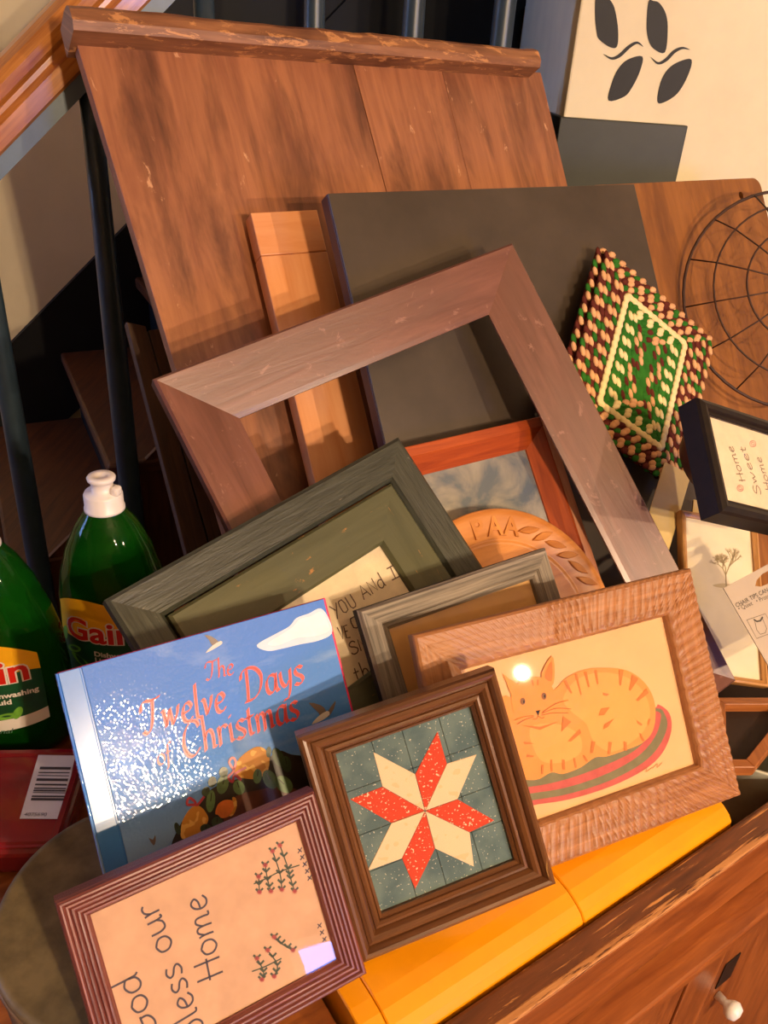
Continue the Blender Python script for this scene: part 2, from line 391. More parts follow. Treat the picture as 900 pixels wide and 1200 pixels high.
M_tread = wood('tread_wood', '#3f1f0e', '#643719', 0.45, 6, 90)
M_cab = wood('cabinet_wood', '#7d3f16', '#aa622c', 0.34, 7, 90, coat=0.25, stain='#6b3413')
M_cabtop = wood('cabinet_worn_edge', '#4a2612', '#7a431f', 0.5, 9, 70, worn='#c98a4c', worn_at=0.57, wsc=(7, 160))
M_caddark = plain('cabinet_inside', '#2a170c', 0.7, var=0.2, vs=20)
M_yellow = plain('yellow_enamel', '#ee9808', 0.27, var=0.05, vs=14, coat=0.4)
M_board = wood('old_board', '#8d563c', '#b3764f', 0.42, 4, 55, worn='#cf9c74', worn_at=0.64, stain='#643c2a', bstr=0.25, wsc=(16, 40))
M_boardrail = wood('old_board_rail', '#7d4f35', '#ab744c', 0.5, 6, 60, worn='#c98d58', worn_at=0.55, stain='#4f2a1a', bstr=0.4)
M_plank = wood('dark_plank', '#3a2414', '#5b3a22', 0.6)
M_orange = wood('maple_board', '#dc8f56', '#e8a470', 0.4, 5, 60, bstr=0.1)
M_black = plain('blackened_board', '#463b31', 0.40, var=0.22, vs=7)
M_blackedge = plain('maroon_edge', '#3a1d1c', 0.45, var=0.2, vs=30)
M_cut = wood('cutting_board_wood', '#7a4820', '#a2662f', 0.45, 5, 40, stain='#6a3c1b')
M_large = wood('mauve_brown_wood', '#5f382c', '#825344', 0.33, 7, 60, worn='#8f6455', worn_at=0.60, wsc=(30, 45), stain='#6f4a3d', bstr=0.3, coat=0.2)  # worn and stain tones here paint mottled highlights into the wood
M_redfr = wood('cherry_red_wood', '#8a3512', '#b9531f', 0.38, 8, 90)
M_pinkfr = wood('pale_pink_wood', '#a8674a', '#d39a78', 0.5, 8, 90)
M_plate = wood('plate_maple', '#b06a2c', '#d8914a', 0.4, 6, 40, bstr=0.1)
M_green = wood('dark_green_wood', '#282a22', '#44463b', 0.4, 20, 220, worn='#7d7a6a', worn_at=0.66, bstr=0.8)
M_olive = wood('olive_paint', '#47482f', '#57573c', 0.45, 6, 60, worn='#a9763c', worn_at=0.63, wsc=(26, 90), bstr=0.25)
M_grey = wood('weathered_grey_wood', '#4b443e', '#9a8d7f', 0.5, 9, 260, bstr=0.6)
M_cat = wood('carved_brown_wood', '#8a5630', '#b57b4b', 0.45, 8, 160, bstr=0.4)
M_star = wood('walnut_moulding', '#51311b', '#754927', 0.3, 8, 150, worn='#b98a4e', worn_at=0.66, coat=0.3)
M_bless = wood('maroon_moulding', '#5d2a27', '#85493f', 0.36, 10, 260, bstr=0.5)
M_home = plain('black_brown_moulding', '#1d130c', 0.5, spec=0.3, var=0.3, vs=60)
M_pine = wood('pine_moulding', '#a9703a', '#d09a5c', 0.4, 10, 150)
M_lowbox = wood('amber_box_wood', '#8a4d22', '#b06a34', 0.45)
M_inner = plain('dark_rebate', '#1c120c', 0.7)
M_paper = plain('aged_paper', '#e2b27c', 0.7, spec=0.2, var=0.05, vs=16)
M_paper2 = plain('cream_paper', '#efe0bd', 0.7, spec=0.2, var=0.06, vs=20)
M_muslin = plain('tan_muslin', '#c9a184', 0.85, spec=0.1, var=0.07, vs=45, bstr=0.2)
M_sampler = plain('stained_linen', '#dfcfb0', 0.85, spec=0.1, var=0.16, vs=16)
M_ink = plain('dark_thread', '#4a4350', 0.8, var=0.1)
M_ink2 = plain('brown_thread', '#5b4034', 0.8, var=0.1)
M_redthread = plain('red_thread', '#a84a4c', 0.8, var=0.1)
M_green_thread = plain('green_thread', '#4c554a', 0.8, var=0.1)
M_glass = glass('picture_glass')
M_quilt_blue = specks('quilt_blue', '#526667', '#c0bca6', 480, 0.69, base2='#667874')
M_quilt_red = specks('quilt_red', '#c8432c', '#f0c9a8', 520, 0.66)
M_quilt_cream = specks('quilt_cream', '#dfc29c', '#d8b98c', 120, 0.62)
M_white = plain('white_plastic', '#e6e2dc', 0.35, var=0.03, vs=40)
M_wire = plain('rusty_wire', '#3b2013', 0.6, var=0.3, vs=80)
M_tip = plain('grey_card', '#b9a894', 0.6, var=0.03, vs=20)
M_tipink = plain('card_print', '#4a443f', 0.6)
M_pot = plain('grey_enamel', '#b8b8ac', 0.35, var=0.15, vs=18)
M_tin = plain('mottled_olive_tin', '#6a5c40', 0.5, var=0.4, vs=26)
M_tinrim = plain('tin_rim', '#6a5236', 0.4, var=0.3, vs=50)
M_redtub = plain('red_lacquer', '#7d1420', 0.25, var=0.15, vs=14, coat=0.3)
M_sticker = plain('white_sticker', '#d8d0cc', 0.6, var=0.03)
M_bar = plain('barcode_print', '#3c3436', 0.6)
M_cards = plain('pale_yellow_card', '#e3c684', 0.7, var=0.05, vs=30)
M_cardedge = plain('brown_card_side', '#4f3018', 0.7, var=0.2)
M_bowl = wood('brown_bowl_wood', '#4a2410', '#7a3f1c', 0.4)

# ------------------------------------------------------------------ the room
ANG = math.radians(28); RX, RY = math.cos(ANG), math.sin(ANG)
def RB(r, b, z): return Vector((RX * r - RY * b, RY * r + RX * b, z))     # along the stair railing, back, up
SM = Matrix(((RX, -RY, 0, 0), (RY, RX, 0, 0), (0, 0, 1, 0), (0, 0, 0, 1)))
struct(box('floor', (-4, -4.2, -0.1), (5.2, 4.4, 0), M_floor, None, 0))
struct(box('ceiling', (-4, -4.2, 2.7), (5.2, 4.4, 2.8), M_ceil, None, 0))
struct(box('wall_left', (-3.3, -4.2, 0), (-3.2, 4.4, 2.7), M_room, None, 0))
struct(box('wall_side', (4.9, -4.2, 0), (5.0, 4.4, 2.7), M_room, None, 0))
struct(box('wall_front', (-4, -3.6, 0), (5.2, -3.5, 2.7), M_room, None, 0))
WB = 2.16                                   # wall beyond the stairs
struct(box('wall_back', (-3.2, WB, 0), (0.40, WB + 0.1, 2.7), M_stairwall, None, 0, matrix=SM))
struct(box('trim_1', (0.401, WB - 0.005, 0), (2.4, WB + 0.11, 2.7), M_black_paint, None, 0, matrix=SM))
slope = 0.905
def skirt_z(r): return 0.846 + slope * (r - 0.08)
sk = [(-1.3, skirt_z(-1.3) - 0.02 if skirt_z(-1.3) > 0 else 0.0), (-0.9, max(0, skirt_z(-0.9))), (1.5, skirt_z(1.5)), (1.5, skirt_z(1.5) - 0.42), (-0.4, 0.0), (-1.3, 0.0)]
sk = [(-0.85, skirt_z(-0.85)), (1.5, skirt_z(1.5)), (1.5, skirt_z(1.5) - 0.45), (-0.6, 0.0), (-0.85, 0.0)]
bm = bmesh.new(); f = [bm.verts.new(RB(r, WB - 0.022, z)) for r, z in sk]; g = [bm.verts.new(RB(r, WB - 0.004, z)) for r, z in sk]
bm.faces.new(f); bm.faces.new(g[::-1])
for i in range(len(sk)): bm.faces.new((f[i], g[i], g[(i + 1) % len(sk)], f[(i + 1) % len(sk)]))
struct(bm_obj('trim_2', bm, M_black_paint))

# wall corner with the stencil, and the dark block round its foot
struct(box('wall_right', (0.2833, 1.70, 0), (4.9, 2.6, 2.7), M_cream, None, 0.004))
struct(box('trim_3', (0.275, 1.682, 1.05), (0.513, 2.15, 1.4265), M_trim, None, 0.002))
def wallpt(px, py):
    d = ray(px, py); p = CAM + d * (1.698 / d.y); return (p.x, p.z)
def zc(x, y): return (660 + x / 5.294, y / 5.294)
leaf_shapes = [
 [(205, -40), (198, 90), (208, 200), (225, 245), (290, 292), (335, 288), (342, 190), (325, 70), (300, 10), (250, -40)],
 [(530, 10), (518, 150), (528, 240), (560, 300), (632, 325), (650, 190), (640, 90), (600, 20), (560, 5)],
 [(492, 350), (478, 440), (430, 540), (380, 600), (282, 624), (300, 520), (340, 430), (400, 370)],
 [(798, 370), (775, 470), (710, 580), (625, 636), (585, 628), (605, 510), (650, 430), (720, 382)]]
sten = thing('leaf_stencil', 'black stencilled leaves and stems painted on the cream wall corner', 'stencil')
for sh in leaf_shapes:
    pts = [wallpt(*zc(*q)) for q in smooth_path(sh, 4, True)]
    flat('leaf', [[(x, -z) for x, z in pts]], 0, M_leaf, sten).matrix_basis = Matrix(((1, 0, 0, 0), (0, 0, 1, 1.6992), (0, -1, 0, 0), (0, 0, 0, 1)))
for st in ([(250, 335), (300, 362), (350, 345), (410, 290), (460, 265), (498, 290)], [(545, 355), (590, 392), (640, 370), (690, 320), (740, 298), (788, 308)]):
    pts = [wallpt(*zc(*q)) for q in smooth_path(st, 5)]
    quads('stem', ribbons([[(x, -z) for x, z in pts]], 0.0062, True), 0, M_leaf, sten).matrix_basis = Matrix(((1, 0, 0, 0), (0, 0, 1, 1.6992), (0, -1, 0, 0), (0, 0, 0, 1)))

# staircase
stair = bpy.data.objects.new('staircase', None); COL.objects.link(stair); struct(stair)
for k in range(-4, 4):
    z = 0.80 + 0.18 * k; r = 0.174 + 0.2 * k; r1 = r + 0.235
    box('tread', (r, 1.447, z - 0.028), (r1, WB - 0.023, z), M_tread, stair, 0.006, matrix=SM)
    box('riser', (r + 0.03, 1.462, z - 0.19), (r + 0.045, WB - 0.024, z - 0.03), M_black_paint, stair, 0, matrix=SM)
st2 = [(-.75, .0), (-.45, .0), (.98, 1.29), (.98, 1.47), (-.75, -.09)]
st2 = [(-.62, .0), (-.30, .0), (1.0, 1.17), (1.0, 1.48), (-.62, .02)]
bm = bmesh.new(); f = [bm.verts.new(RB(r, 1.450, z)) for r, z in st2]; g = [bm.verts.new(RB(r, 1.461, z)) for r, z in st2]
bm.faces.new(f); bm.faces.new(g[::-1])
for i in range(len(st2)): bm.faces.new((f[i], g[i], g[(i + 1) % len(st2)], f[(i + 1) % len(st2)]))
bm_obj('stringer', bm, M_tread, stair)

# railing
rl = thing('stair_railing', 'varnished orange wood handrail on dark blue-black balusters beside the stairs', 'railing', Matrix.Translation(RB(0.3, 1.4225, 0)))
inv = rl.matrix_world.inverted()
def sweep(name, prof, r0, r1, z_at, mat, parent):       # profile (b, t) swept up the slope
    al = math.atan(slope); verts, faces, uvs = [], [], []; n = len(prof); acc = 0
    for s, r in enumerate((r0, r1)):
        acc = 0
        for i, (b, t) in enumerate(prof):
            if i: acc += math.hypot(b - prof[i-1][0], t - prof[i-1][1])
            verts.append(inv @ RB(r - t * math.sin(al), 1.4225 + b, z_at(r) + t * math.cos(al))); uvs.append((r * 1.35, acc))
    for i in range(n): j = (i + 1) % n; faces.append((i, j, n + j, n + i))
    faces.append(tuple(range(n))[::-1]); faces.append(tuple(range(n, 2 * n)))
    return mesh_obj(name, verts, faces, mat, parent, uvs)
hb = lambda r: 1.343 + slope * (r - 0.07)                # underside of the handrail
hp = [(-.024, 0), (-.03, .004), (-.031, .026), (-.024, .034), (-.024, .040), (-.036, .047), (-.038, .060), (-.033, .072), (-.018, .080), (0, .083), (.018, .080), (.033, .072), (.038, .060), (.036, .047), (.024, .040), (.024, .034), (.031, .026), (.03, .004), (.024, 0)]
sweep('handrail', hp, -0.9, 1.0, hb, M_rail, rl)
sweep('rail_strip', [(-.02, -.022), (-.02, -.0005), (.02, -.0005), (.02, -.022)], -0.9, 1.0, hb, M_grey_paint, rl)
for k in range(-2, 6):
    r = 0.0265 + 0.18 * k; zb = max(0.0, 0.46 + 0.9 * (r - 0.174)); zt = hb(r) - 0.02
    pr = [(.0215, 0), (.0215, .02), (.0205, .05), (.0195, (zt - zb) * .5), (.0165, (zt - zb) * .8), (.0155, zt - zb)]
    o = lathe('baluster', pr, M_blue_black, rl, 20); o.matrix_parent_inverse = Matrix.Identity(4); o.location = inv @ RB(r, 1.4225, zb)

# windows of the room, behind and beside the photographer
def window(name, matrix, w, h, strength, col):
    o = bpy.data.objects.new(name, None); COL.objects.link(o); struct(o); o.matrix_world = matrix
    rails(o, w + 0.12, h + 0.12, [(0, 0), (0, .03), (.06, .03), (.06, 0)], 0.0, M_white, 'window_frame')
    slab('window_bar', 0.015, h / 2, 0.004, 0.02, M_white, o)
    slab('window_bar', w / 2, 0.015, 0.004, 0.02, M_white, o)
    slab('pane', w / 2, h / 2, 0.0005, 0.003, emit(name + '_daylight', col, strength), o)
window('window_1', Matrix.Translation((3.85, -3.499, 1.32)) @ Matrix.Rotation(math.radians(-90), 4, 'X') @ Matrix.Rotation(math.pi, 4, 'Z'), 1.0, 1.1, WINDOW_STRENGTH, '#3f8cff')
window('window_2', Matrix.Translation((-3.199, 0.9, 1.75)) @ Matrix.Rotation(math.radians(90), 4, 'Y'), 1.3, 1.3, STAIR_WINDOW_STRENGTH, '#8fb4ff')

# hanging lamps behind the photographer, each with its own bulbs
M_brass = plain('brass', '#a8803c', 0.3, metal=1.0, var=0.05)
M_bulb = emit('bulb_glow', '#ffd9a0', 25.0)
def hanging_lamp(label, centre, bulbs, power):
    lamp = thing('hanging_lamp', label, 'lamp', Matrix.Translation((centre[0], centre[1], 2.7)))
    lathe('canopy', [(.06, -.03), (.07, -.001)], M_brass, lamp, 24)
    zs = centre[2] - 2.7
    tube('stem', [(0, 0, -.03), (0, 0, zs + .12)], .008, M_brass, lamp)
    for wx, wy, wz in bulbs:
        bx, by, bz = wx - centre[0], wy - centre[1], wz - 2.7
        tube('arm', [(0, 0, zs + .125), (bx * .6, by * .6, zs + .10), (bx, by, bz + .05)], .006, M_brass, lamp)
        b = lathe('bulb', [(.008, .024), (.015, .012), (.018, -.004), (.013, -.016), (.003, -.022)], M_bulb, lamp, 20); b.location = (bx, by, bz)
        ld = bpy.data.lights.new('bulb_light', 'POINT'); ld.energy = power; ld.color = WARM; ld.shadow_soft_size = 0.022
        lo = bpy.data.objects.new('bulb_light', ld); COL.objects.link(lo); lo.parent = lamp; lo.location = (bx, by, bz - 0.10)
hanging_lamp('brass hanging lamp with two warm bulbs behind the photographer', (1.20, -1.32, 2.0), ((1.09, -1.21, 2.06), (1.31, -1.43, 1.99)), LAMP_POWER * .36)
hanging_lamp('brass hanging lamp with one warm bulb to the right of the photographer', (1.80, -.50, 1.95), ((1.77, -.47, 1.88),), LAMP_POWER * .28)

# ------------------------------------------------------------------ cabinet: a dry sink with a raised front lip
CA = math.radians(35.5); CU = Vector((math.cos(CA), math.sin(CA), 0)); CV = Vector((-math.sin(CA), math.cos(CA), 0))
def UV_(u, v, z): return CU * u + CV * v + Vector((0, 0, z))
CMX = Matrix(((CU.x, CV.x, 0, 0), (CU.y, CV.y, 0, 0), (0, 0, 1, 0), (0, 0, 0, 1)))
cab = thing('cabinet', 'worn reddish-brown wooden cabinet with raised front edge under all the frames', 'cabinet', CMX @ Matrix.Translation((0.35, 0.5, 0)))
def cb(name, lo, hi, mat, bev=0.002): return box(name, (lo[0] - .35, lo[1] - .5, lo[2]), (hi[0] - .35, hi[1] - .5, hi[2]), mat, cab, bev)
U0, U1, V0, V1 = -0.42, 1.60, 0.241, 0.93
cb('front_lip', (U0, V0, .715), (U1, V0 + .028, .80), M_cabtop, .004)
cb('front_lip_face', (U0, V0 - .0025, .7155), (U1, V0 + .0005, .794), M_cab, .001)
cb('worn_lit_edge', (U0, V0 - .0028, .7945), (U1, V0 + .0045, .8004), wood('worn_lit_lip', '#a4683a', '#cf9257', 0.5, 12, 90, worn='#5a2f16', worn_at=0.52, wsc=(14, 200)), .001)  # paler strip: wear plus light along the edge, put into the colour
cb('ledge', (U0 - .01, V0 - .034, .695), (U1 + .01, V0 + .03, .7145), M_cab, .003)
cb('well_floor', (U0, V0 + .03, .64), (U1, V1, .66), M_caddark, 0)
cb('side_deck', (U0, V0 + .0285, .70), (0.218, V1 - .08, .785), M_cab, .002)
cb('back_panel', (U0, V1 - .02, .66), (U1, V1, .80), M_cab, .003)
for u in (U0, U1 - .02): cb('side_panel', (u, V0 + .029, 0), (u + .02, V1 - .021, .695), M_cab)
cb('face_rail', (U0, V0 - .012, .62), (U1, V0 + .008, .6945), M_cab)
cb('face_rail', (U0, V0 - .012, .05), (U1, V0 + .008, .12), M_cab)
us = [U0, 0.12, 0.63, 1.10, U1 - .07]
for u in us: cb('stile', (u, V0 - .0125, .121), (u + .07, V0 + .0075, .619), M_cab)
cb('back_sheet', (U0 + .02, V1 - .02, .03), (U1 - .02, V1 - .005, .64), M_caddark, 0)
for a, b in zip(us[:-1], us[1:]):
    d = cb('door', (a + .0725, V0 - .011, .1225), (b - .0025, V0 + .006, .6175), M_cab)
    kb = lathe('knob', [(.006, 0), (.005, .012), (.011, .018), (.013, .024), (.009, .031), (.001, .033)], M_white, d, 20)
    kb.matrix_basis = Matrix.Translation((a + .10 - .35, V0 - .0115 - .5, .50)) @ Matrix.Rotation(math.pi / 2, 4, 'X')
    box('key_plate', (a + .085 - .35, V0 - .0125 - .5, .525), (a + .115 - .35, V0 - .0108 - .5, .575), M_home, d, 0.0005)

# ------------------------------------------------------------------ yellow box of three segments
YM = CMX @ Matrix.Translation((.222, V0 + .0305, .6565))
yel = thing('yellow_box', 'glossy yellow painted long box of three joined blocks behind the cabinet edge', 'box', YM)
cuts = [0, .245 - .222, .461 - .222, .690 - .222]
for a, b in zip(cuts[:-1], cuts[1:]):
    bm = bmesh.new(); prof = [(0.004, .004), (.0, .135), (.0015, .142), (.006, .148), (.014, .153), (.026, .1575), (.040, .159), (.113, .159), (.118, .155), (.118, .004)]
    A = [bm.verts.new((a + .0004, y, z)) for y, z in prof]; B = [bm.verts.new((b - .0004, y, z)) for y, z in prof]
    bm.faces.new(A); bm.faces.new(B[::-1])
    for i in range(len(prof)): j = (i + 1) % len(prof); bm.faces.new((A[i], B[i], B[j], A[j]))
    bmesh.ops.recalc_face_normals(bm, faces=bm.faces)
    bmesh.ops.bevel(bm, geom=[e for e in bm.edges if abs(e.verts[0].co.x - e.verts[1].co.x) < 1e-6], offset=.0012, segments=1, affect='EDGES')
    bm_obj('segment', bm, M_yellow, yel)

# ------------------------------------------------------------------ boards leaning at the back
p = P['board']; T = .020
bd = thing('wide_board', 'wide weathered brown plank panel with a heavy top rail leaning on the railing', 'board', p.mat())
tl, tr, bl_, br_ = p.L(86, 40), p.L(634, 85), p.L(287, 700), p.L(706, 620)
def lerp(a, b, t): return (a[0] + (b[0] - a[0]) * t, a[1] + (b[1] - a[1]) * t)
ybot = -p.h / 2 - .125
def down(a, b): t = (ybot - a[1]) / (b[1] - a[1]); return (a[0] + (b[0] - a[0]) * t, ybot)
bl2, br2 = down(tl, bl_), (p.w / 2 + .01, ybot)
fr = [0, .515, .725, 1.0]
for i, (a, b) in enumerate(zip(fr[:-1], fr[1:])):
    e = 0.0004
    q = [lerp(tl, tr, a), lerp(tl, tr, b), lerp(bl2, br2, b), lerp(bl2, br2, a)]
    q = [(q[0][0] + e, q[0][1]), (q[1][0] - e, q[1][1]), (q[2][0] - e, q[2][1]), (q[3][0] + e, q[3][1])]
    prism('plank', q, -T, 0.0006 * (i % 2), M_board, bd, .0008)
ra, rb = p.L(86, 36, .03), p.L(632, 80, .03)
d = Vector((rb[0] - ra[0], rb[1] - ra[1])).normalized(); nn = Vector((-d.y, d.x))
n = 26; verts, faces, uvs = [], [], []; prof = [(0, .032), (.010, .038), (.026, .036), (.036, .026), (.040, .008), (.038, -.028), (0, -.028)]
for s in range(n + 1):
    t = s / n; wob = 0.0007 * math.sin(s * 1.7) + random.uniform(-.0007, .0007)
    for (y, z) in prof:
        k = 1 + 0.02 * math.sin(s * 0.5)
        verts.append((ra[0] + (rb[0] - ra[0]) * t + nn.x * (y * k + (wob if y > .02 else 0)), ra[1] + (rb[1] - ra[1]) * t + nn.y * (y * k + (wob if y > .02 else 0)), z + wob * .6)); uvs.append((t * .8, y + z))
m_ = len(prof)
for s in range(n):
    for i in range(m_): j = (i + 1) % m_; faces.append((s * m_ + i, (s + 1) * m_ + i, (s + 1) * m_ + j, s * m_ + j))
faces.append(tuple(range(m_))); faces.append(tuple(n * m_ + i for i in range(m_))[::-1])
o = mesh_obj('top_rail', verts, faces, M_boardrail, bd, uvs, smooth=False)
bm = bmesh.new(); bm.from_mesh(o.data); bmesh.ops.recalc_face_normals(bm, faces=bm.faces); bm.to_mesh(o.data); bm.free()

# plank peeping out on the left of the wide board
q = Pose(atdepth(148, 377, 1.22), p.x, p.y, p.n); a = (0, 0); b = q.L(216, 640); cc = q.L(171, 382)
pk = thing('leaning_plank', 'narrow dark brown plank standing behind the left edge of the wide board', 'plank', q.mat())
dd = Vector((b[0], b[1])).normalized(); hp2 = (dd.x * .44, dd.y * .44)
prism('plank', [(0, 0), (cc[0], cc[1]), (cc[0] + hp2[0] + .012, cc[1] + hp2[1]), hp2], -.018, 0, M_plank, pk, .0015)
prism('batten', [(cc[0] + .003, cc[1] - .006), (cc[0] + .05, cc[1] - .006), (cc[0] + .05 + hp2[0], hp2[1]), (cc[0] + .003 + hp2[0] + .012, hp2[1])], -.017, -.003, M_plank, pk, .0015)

p = P['orange']
ob = thing('maple_board', 'narrow light orange maple board with a joint near its top, left of the black panel', 'board', p.mat())
hb_ = p.h / 2; jl = p.L(303, 300)[1]; ext = .295
slab('end_cap', p.w / 2, (hb_ - jl) / 2 - .0004, -.028, 0, M_orange, ob, 0, (hb_ + jl) / 2, .0015)
slab('body', p.w / 2, (jl + hb_ + ext) / 2 - .0004, -.028, 0, M_orange, ob, 0, (jl - hb_ - ext) / 2, .0015)

p = P['black']; ext = .335
kb_ = thing('black_panel', 'large flat black-stained panel with maroon edges leaning behind the big empty frame', 'panel', p.mat())
slab('panel_face', p.w / 2 - .0005, (p.h + ext) / 2 - .0005, -.003, 0, M_black, kb_, 0, -ext / 2, .0012)
slab('panel_core', p.w / 2, (p.h + ext) / 2, -.024, -.0031, M_blackedge, kb_, 0, -ext / 2, .0012)

p = P['cutting']
ct = thing('cutting_board', 'brown wooden cutting board with rounded corner and hanging hole behind the wire basket', 'board', p.mat())
w2, h2 = p.w / 2, p.h / 2; hx, hy = p.L(868.5, 229)
rc = .018; outline = [(-w2, -h2 - .28), (w2, -h2 - .28)] + [(w2 - rc + rc * math.cos(a), h2 - rc + rc * math.sin(a)) for a in [i * math.pi / 12 for i in range(7)]] + [(-w2, h2)]
bm = bmesh.new()
def holed(bm, outer, hole, z0, z1):
    va = [bm.verts.new((x, y, z1)) for x, y in outer]; vb = [bm.verts.new((x, y, z0)) for x, y in outer]
    ha = [bm.verts.new((x, y, z1)) for x, y in hole]; hb2 = [bm.verts.new((x, y, z0)) for x, y in hole]
    allv = [va + ha, vb + hb2]
    tris = tessellate_polygon([[Vector((x, y, 0)) for x, y in outer], [Vector((x, y, 0)) for x, y in hole]])
    for t in tris:
        bm.faces.new([allv[0][i] for i in t]); bm.faces.new([allv[1][i] for i in t][::-1])
    for A, B in ((va, vb), (ha, hb2)):
        for i in range(len(A)): j = (i + 1) % len(A); bm.faces.new((A[i], B[i], B[j], A[j]))
holed(bm, outline, [(hx + .0055 * math.cos(i * math.pi / 8), hy + .007 * math.sin(i * math.pi / 8)) for i in range(16)], -.018, 0)
bm_obj('board_slab', bm, M_cut, ct)

# ------------------------------------------------------------------ wire basket on its side
ax = Vector((.05, -.80, .52)).normalized(); bx = ax.cross(Vector((0, 0, 1))).normalized(); by = bx.cross(ax) * -1
cen = atdepth(928, 350, 1.345)
bk = thing('wire_basket', 'rusty round wire basket lying on its side before the cutting board', 'basket', Matrix.Translation(cen))
sc_ = 1.325 / FPX
rings = [(132, 0, 0.0), (103, 6, -.040), (68, 10, -.062), (36, 12, -.070)]
def rpt(i, a):
    rr, off, back = rings[i]; return bx * (rr * sc_ * math.cos(a)) + by * (rr * sc_ * math.sin(a)) - ax * back + bx * (off * sc_)
for i in range(4):
    tube('ring', [rpt(i, 2 * math.pi * k / 48) for k in range(48)], .0026 if i == 0 else .0016, M_wire, bk, 8, True)
for k in range(14):
    a = 2 * math.pi * (k + .3) / 14; tube('rib', [rpt(i, a + .05 * i) for i in range(4)], .0013, M_wire, bk, 6)
tube('crossbar', [rpt(3, 0.4), rpt(3, 0.4 + math.pi)], .0013, M_wire, bk, 6)

# ------------------------------------------------------------------ braided mat, folded once
p = P['mat']
mt = thing('braided_mat', 'green maroon and tan braided mat with a cream border leaning on the black panel', 'mat', p.mat())
M_bg = plain('braid_green', '#2f6b24', 0.85, spec=0.1, var=0.2, vs=60); M_bm = plain('braid_maroon', '#5e2a22', 0.85, spec=0.1, var=0.2, vs=60)
M_bt = plain('braid_tan', '#dca878', 0.85, spec=0.1, var=0.15, vs=60); M_bc = plain('braid_cream', '#ecd9a0', 0.85, spec=0.1, var=0.08, vs=60)
MB4 = [M_bg, M_bm, M_bt, M_bc]
nh = .280; p.c = CAM + (p.c - CAM) * 1.015; p.w *= 1.015; p.h *= 1.015; p.c = p.c - p.y * ((nh - p.h) / 2); p.h = nh; mt.matrix_world = p.mat()
w2, h2 = p.w / 2, p.h / 2
def bead(V, Fc, FM, c, ang, L, W, Hh, mi):
    o = len(V); ca, sa = math.cos(ang), math.sin(ang); m = 8
    for zf, rf in ((0, .85), (.55, 1.0), (.95, .55)):
        for k in range(m):
            t = 2 * math.pi * k / m; x, y = L * rf * math.cos(t), W * rf * math.sin(t)
            V.append((c[0] + x * ca - y * sa, c[1] + x * sa + y * ca, c[2] + Hh * zf))
    for j in range(2):
        for k in range(m): Fc.append((o + j * m + k, o + j * m + (k + 1) % m, o + (j + 1) * m + (k + 1) % m, o + (j + 1) * m + k)); FM.append(mi)
    Fc.append(tuple(o + 2 * m + k for k in range(m))); FM.append(mi)
step = .0136; stepy = .0100
nrow = int(min(w2, h2) / step)
for lay, (z0, sx, sy) in enumerate(((-.004, 0, 0), (-.013, -.010, .004))):
    slab('mat_layer', w2 - .003, h2 - .003, z0 - .007, z0, M_bm, mt, sx, sy, .003)
    if lay == 0: slab('mat_centre', w2 - step * 5, h2 - stepy * 5, z0 + .0001, z0 + .0012, M_bg, mt)
    for i in range(nrow if lay == 0 else 1):
        hw, hh = w2 - step * (i + .5), h2 - stepy * (i + .5)
        if hw < .004 or hh < .004: break
        V, Fc, FM = [], [], []
        per = [((-hw, -hh), (hw, -hh)), ((hw, -hh), (hw, hh)), ((hw, hh), (-hw, hh)), ((-hw, hh), (-hw, -hh))]
        cnt = 0
        for a, b in per:
            L = math.hypot(b[0] - a[0], b[1] - a[1]); nb = max(1, int(L / .0112)); ang = math.atan2(b[1] - a[1], b[0] - a[0])
            for k in range(nb):
                c = lerp(a, b, (k + .5) / nb); cnt += 1; s = 1 if k % 2 else -1
                nx, ny = -math.sin(ang) * s * .0020, math.cos(ang) * s * .0020
                if i == 4: mi = 3
                elif i in (5, 6): mi = 3 if (k + i) % 2 == 0 else 0
                elif i < 4: mi = (2, 0, 2, 1, 2, 0)[(cnt + i) % 6] if i % 2 else (2, 0, 2, 1)[(cnt + i) % 4]
                else: mi = (1, 2, 2, 1, 0)[cnt % 5]
                if i == 4: bead(V, Fc, FM, (c[0], c[1], z0 - .001), ang, .0095, .0066, .0040, mi)
                else: bead(V, Fc, FM, (c[0] + nx + sx, c[1] + ny + sy, z0 - .001), ang + .6, .0086, .0050, .0042 if mi > 1 else .0036, mi)
        mesh_obj('braid_row', V, Fc, None, mt, None, True, MB4, FM)

# ------------------------------------------------------------------ big empty mitred frame
p = P['large']
lf = thing('picture_frame', 'big empty mauve-brown mitred picture frame leaning across the middle of the pile', 'frame', p.mat())
rails(lf, p.w, p.h, [(0, -.002), (.003, .001), (.066, -.016), (.072, -.0185)], .021, M_large)

# ------------------------------------------------------------------ cherry frame with a cloudy picture
p = P['red']; p.c = CAM + (p.c - CAM) * 1.022; p.w *= 1.022; p.h *= 1.022
rf = thing('picture_frame', 'reddish wooden box frame with cloudy grey-blue print seen through the big empty frame', 'frame', p.mat())
rails(rf, p.w, p.h, [(0, -.001), (.001, 0), (.0135, 0), (.0145, -.0012), (.037, -.019)], .030, M_redfr)
slab('pale_edge', .006, p.h / 2 - .001, .0002, .0010, M_pinkfr, rf, p.w / 2 - .0065)
mm, nt, b = newmat('cloudy_print'); b.inputs['Roughness'].default_value = .5
g = noise(nt, coords(nt, 'Object', (14, 14, 14)), 1, 5, .6, .5)
nt.links.new(ramp(nt, g, [(.36, srgb('#5c6670')), (.5, srgb('#8f8a80')), (.64, srgb('#a9a192'))]), b.inputs['Base Color'])
slab('print', p.w / 2 - .037, p.h / 2 - .037, -.026, -.022, mm, rf)
slab('glass', p.w / 2 - .0372, p.h / 2 - .0372, -.0212, -.0202, M_glass, rf)

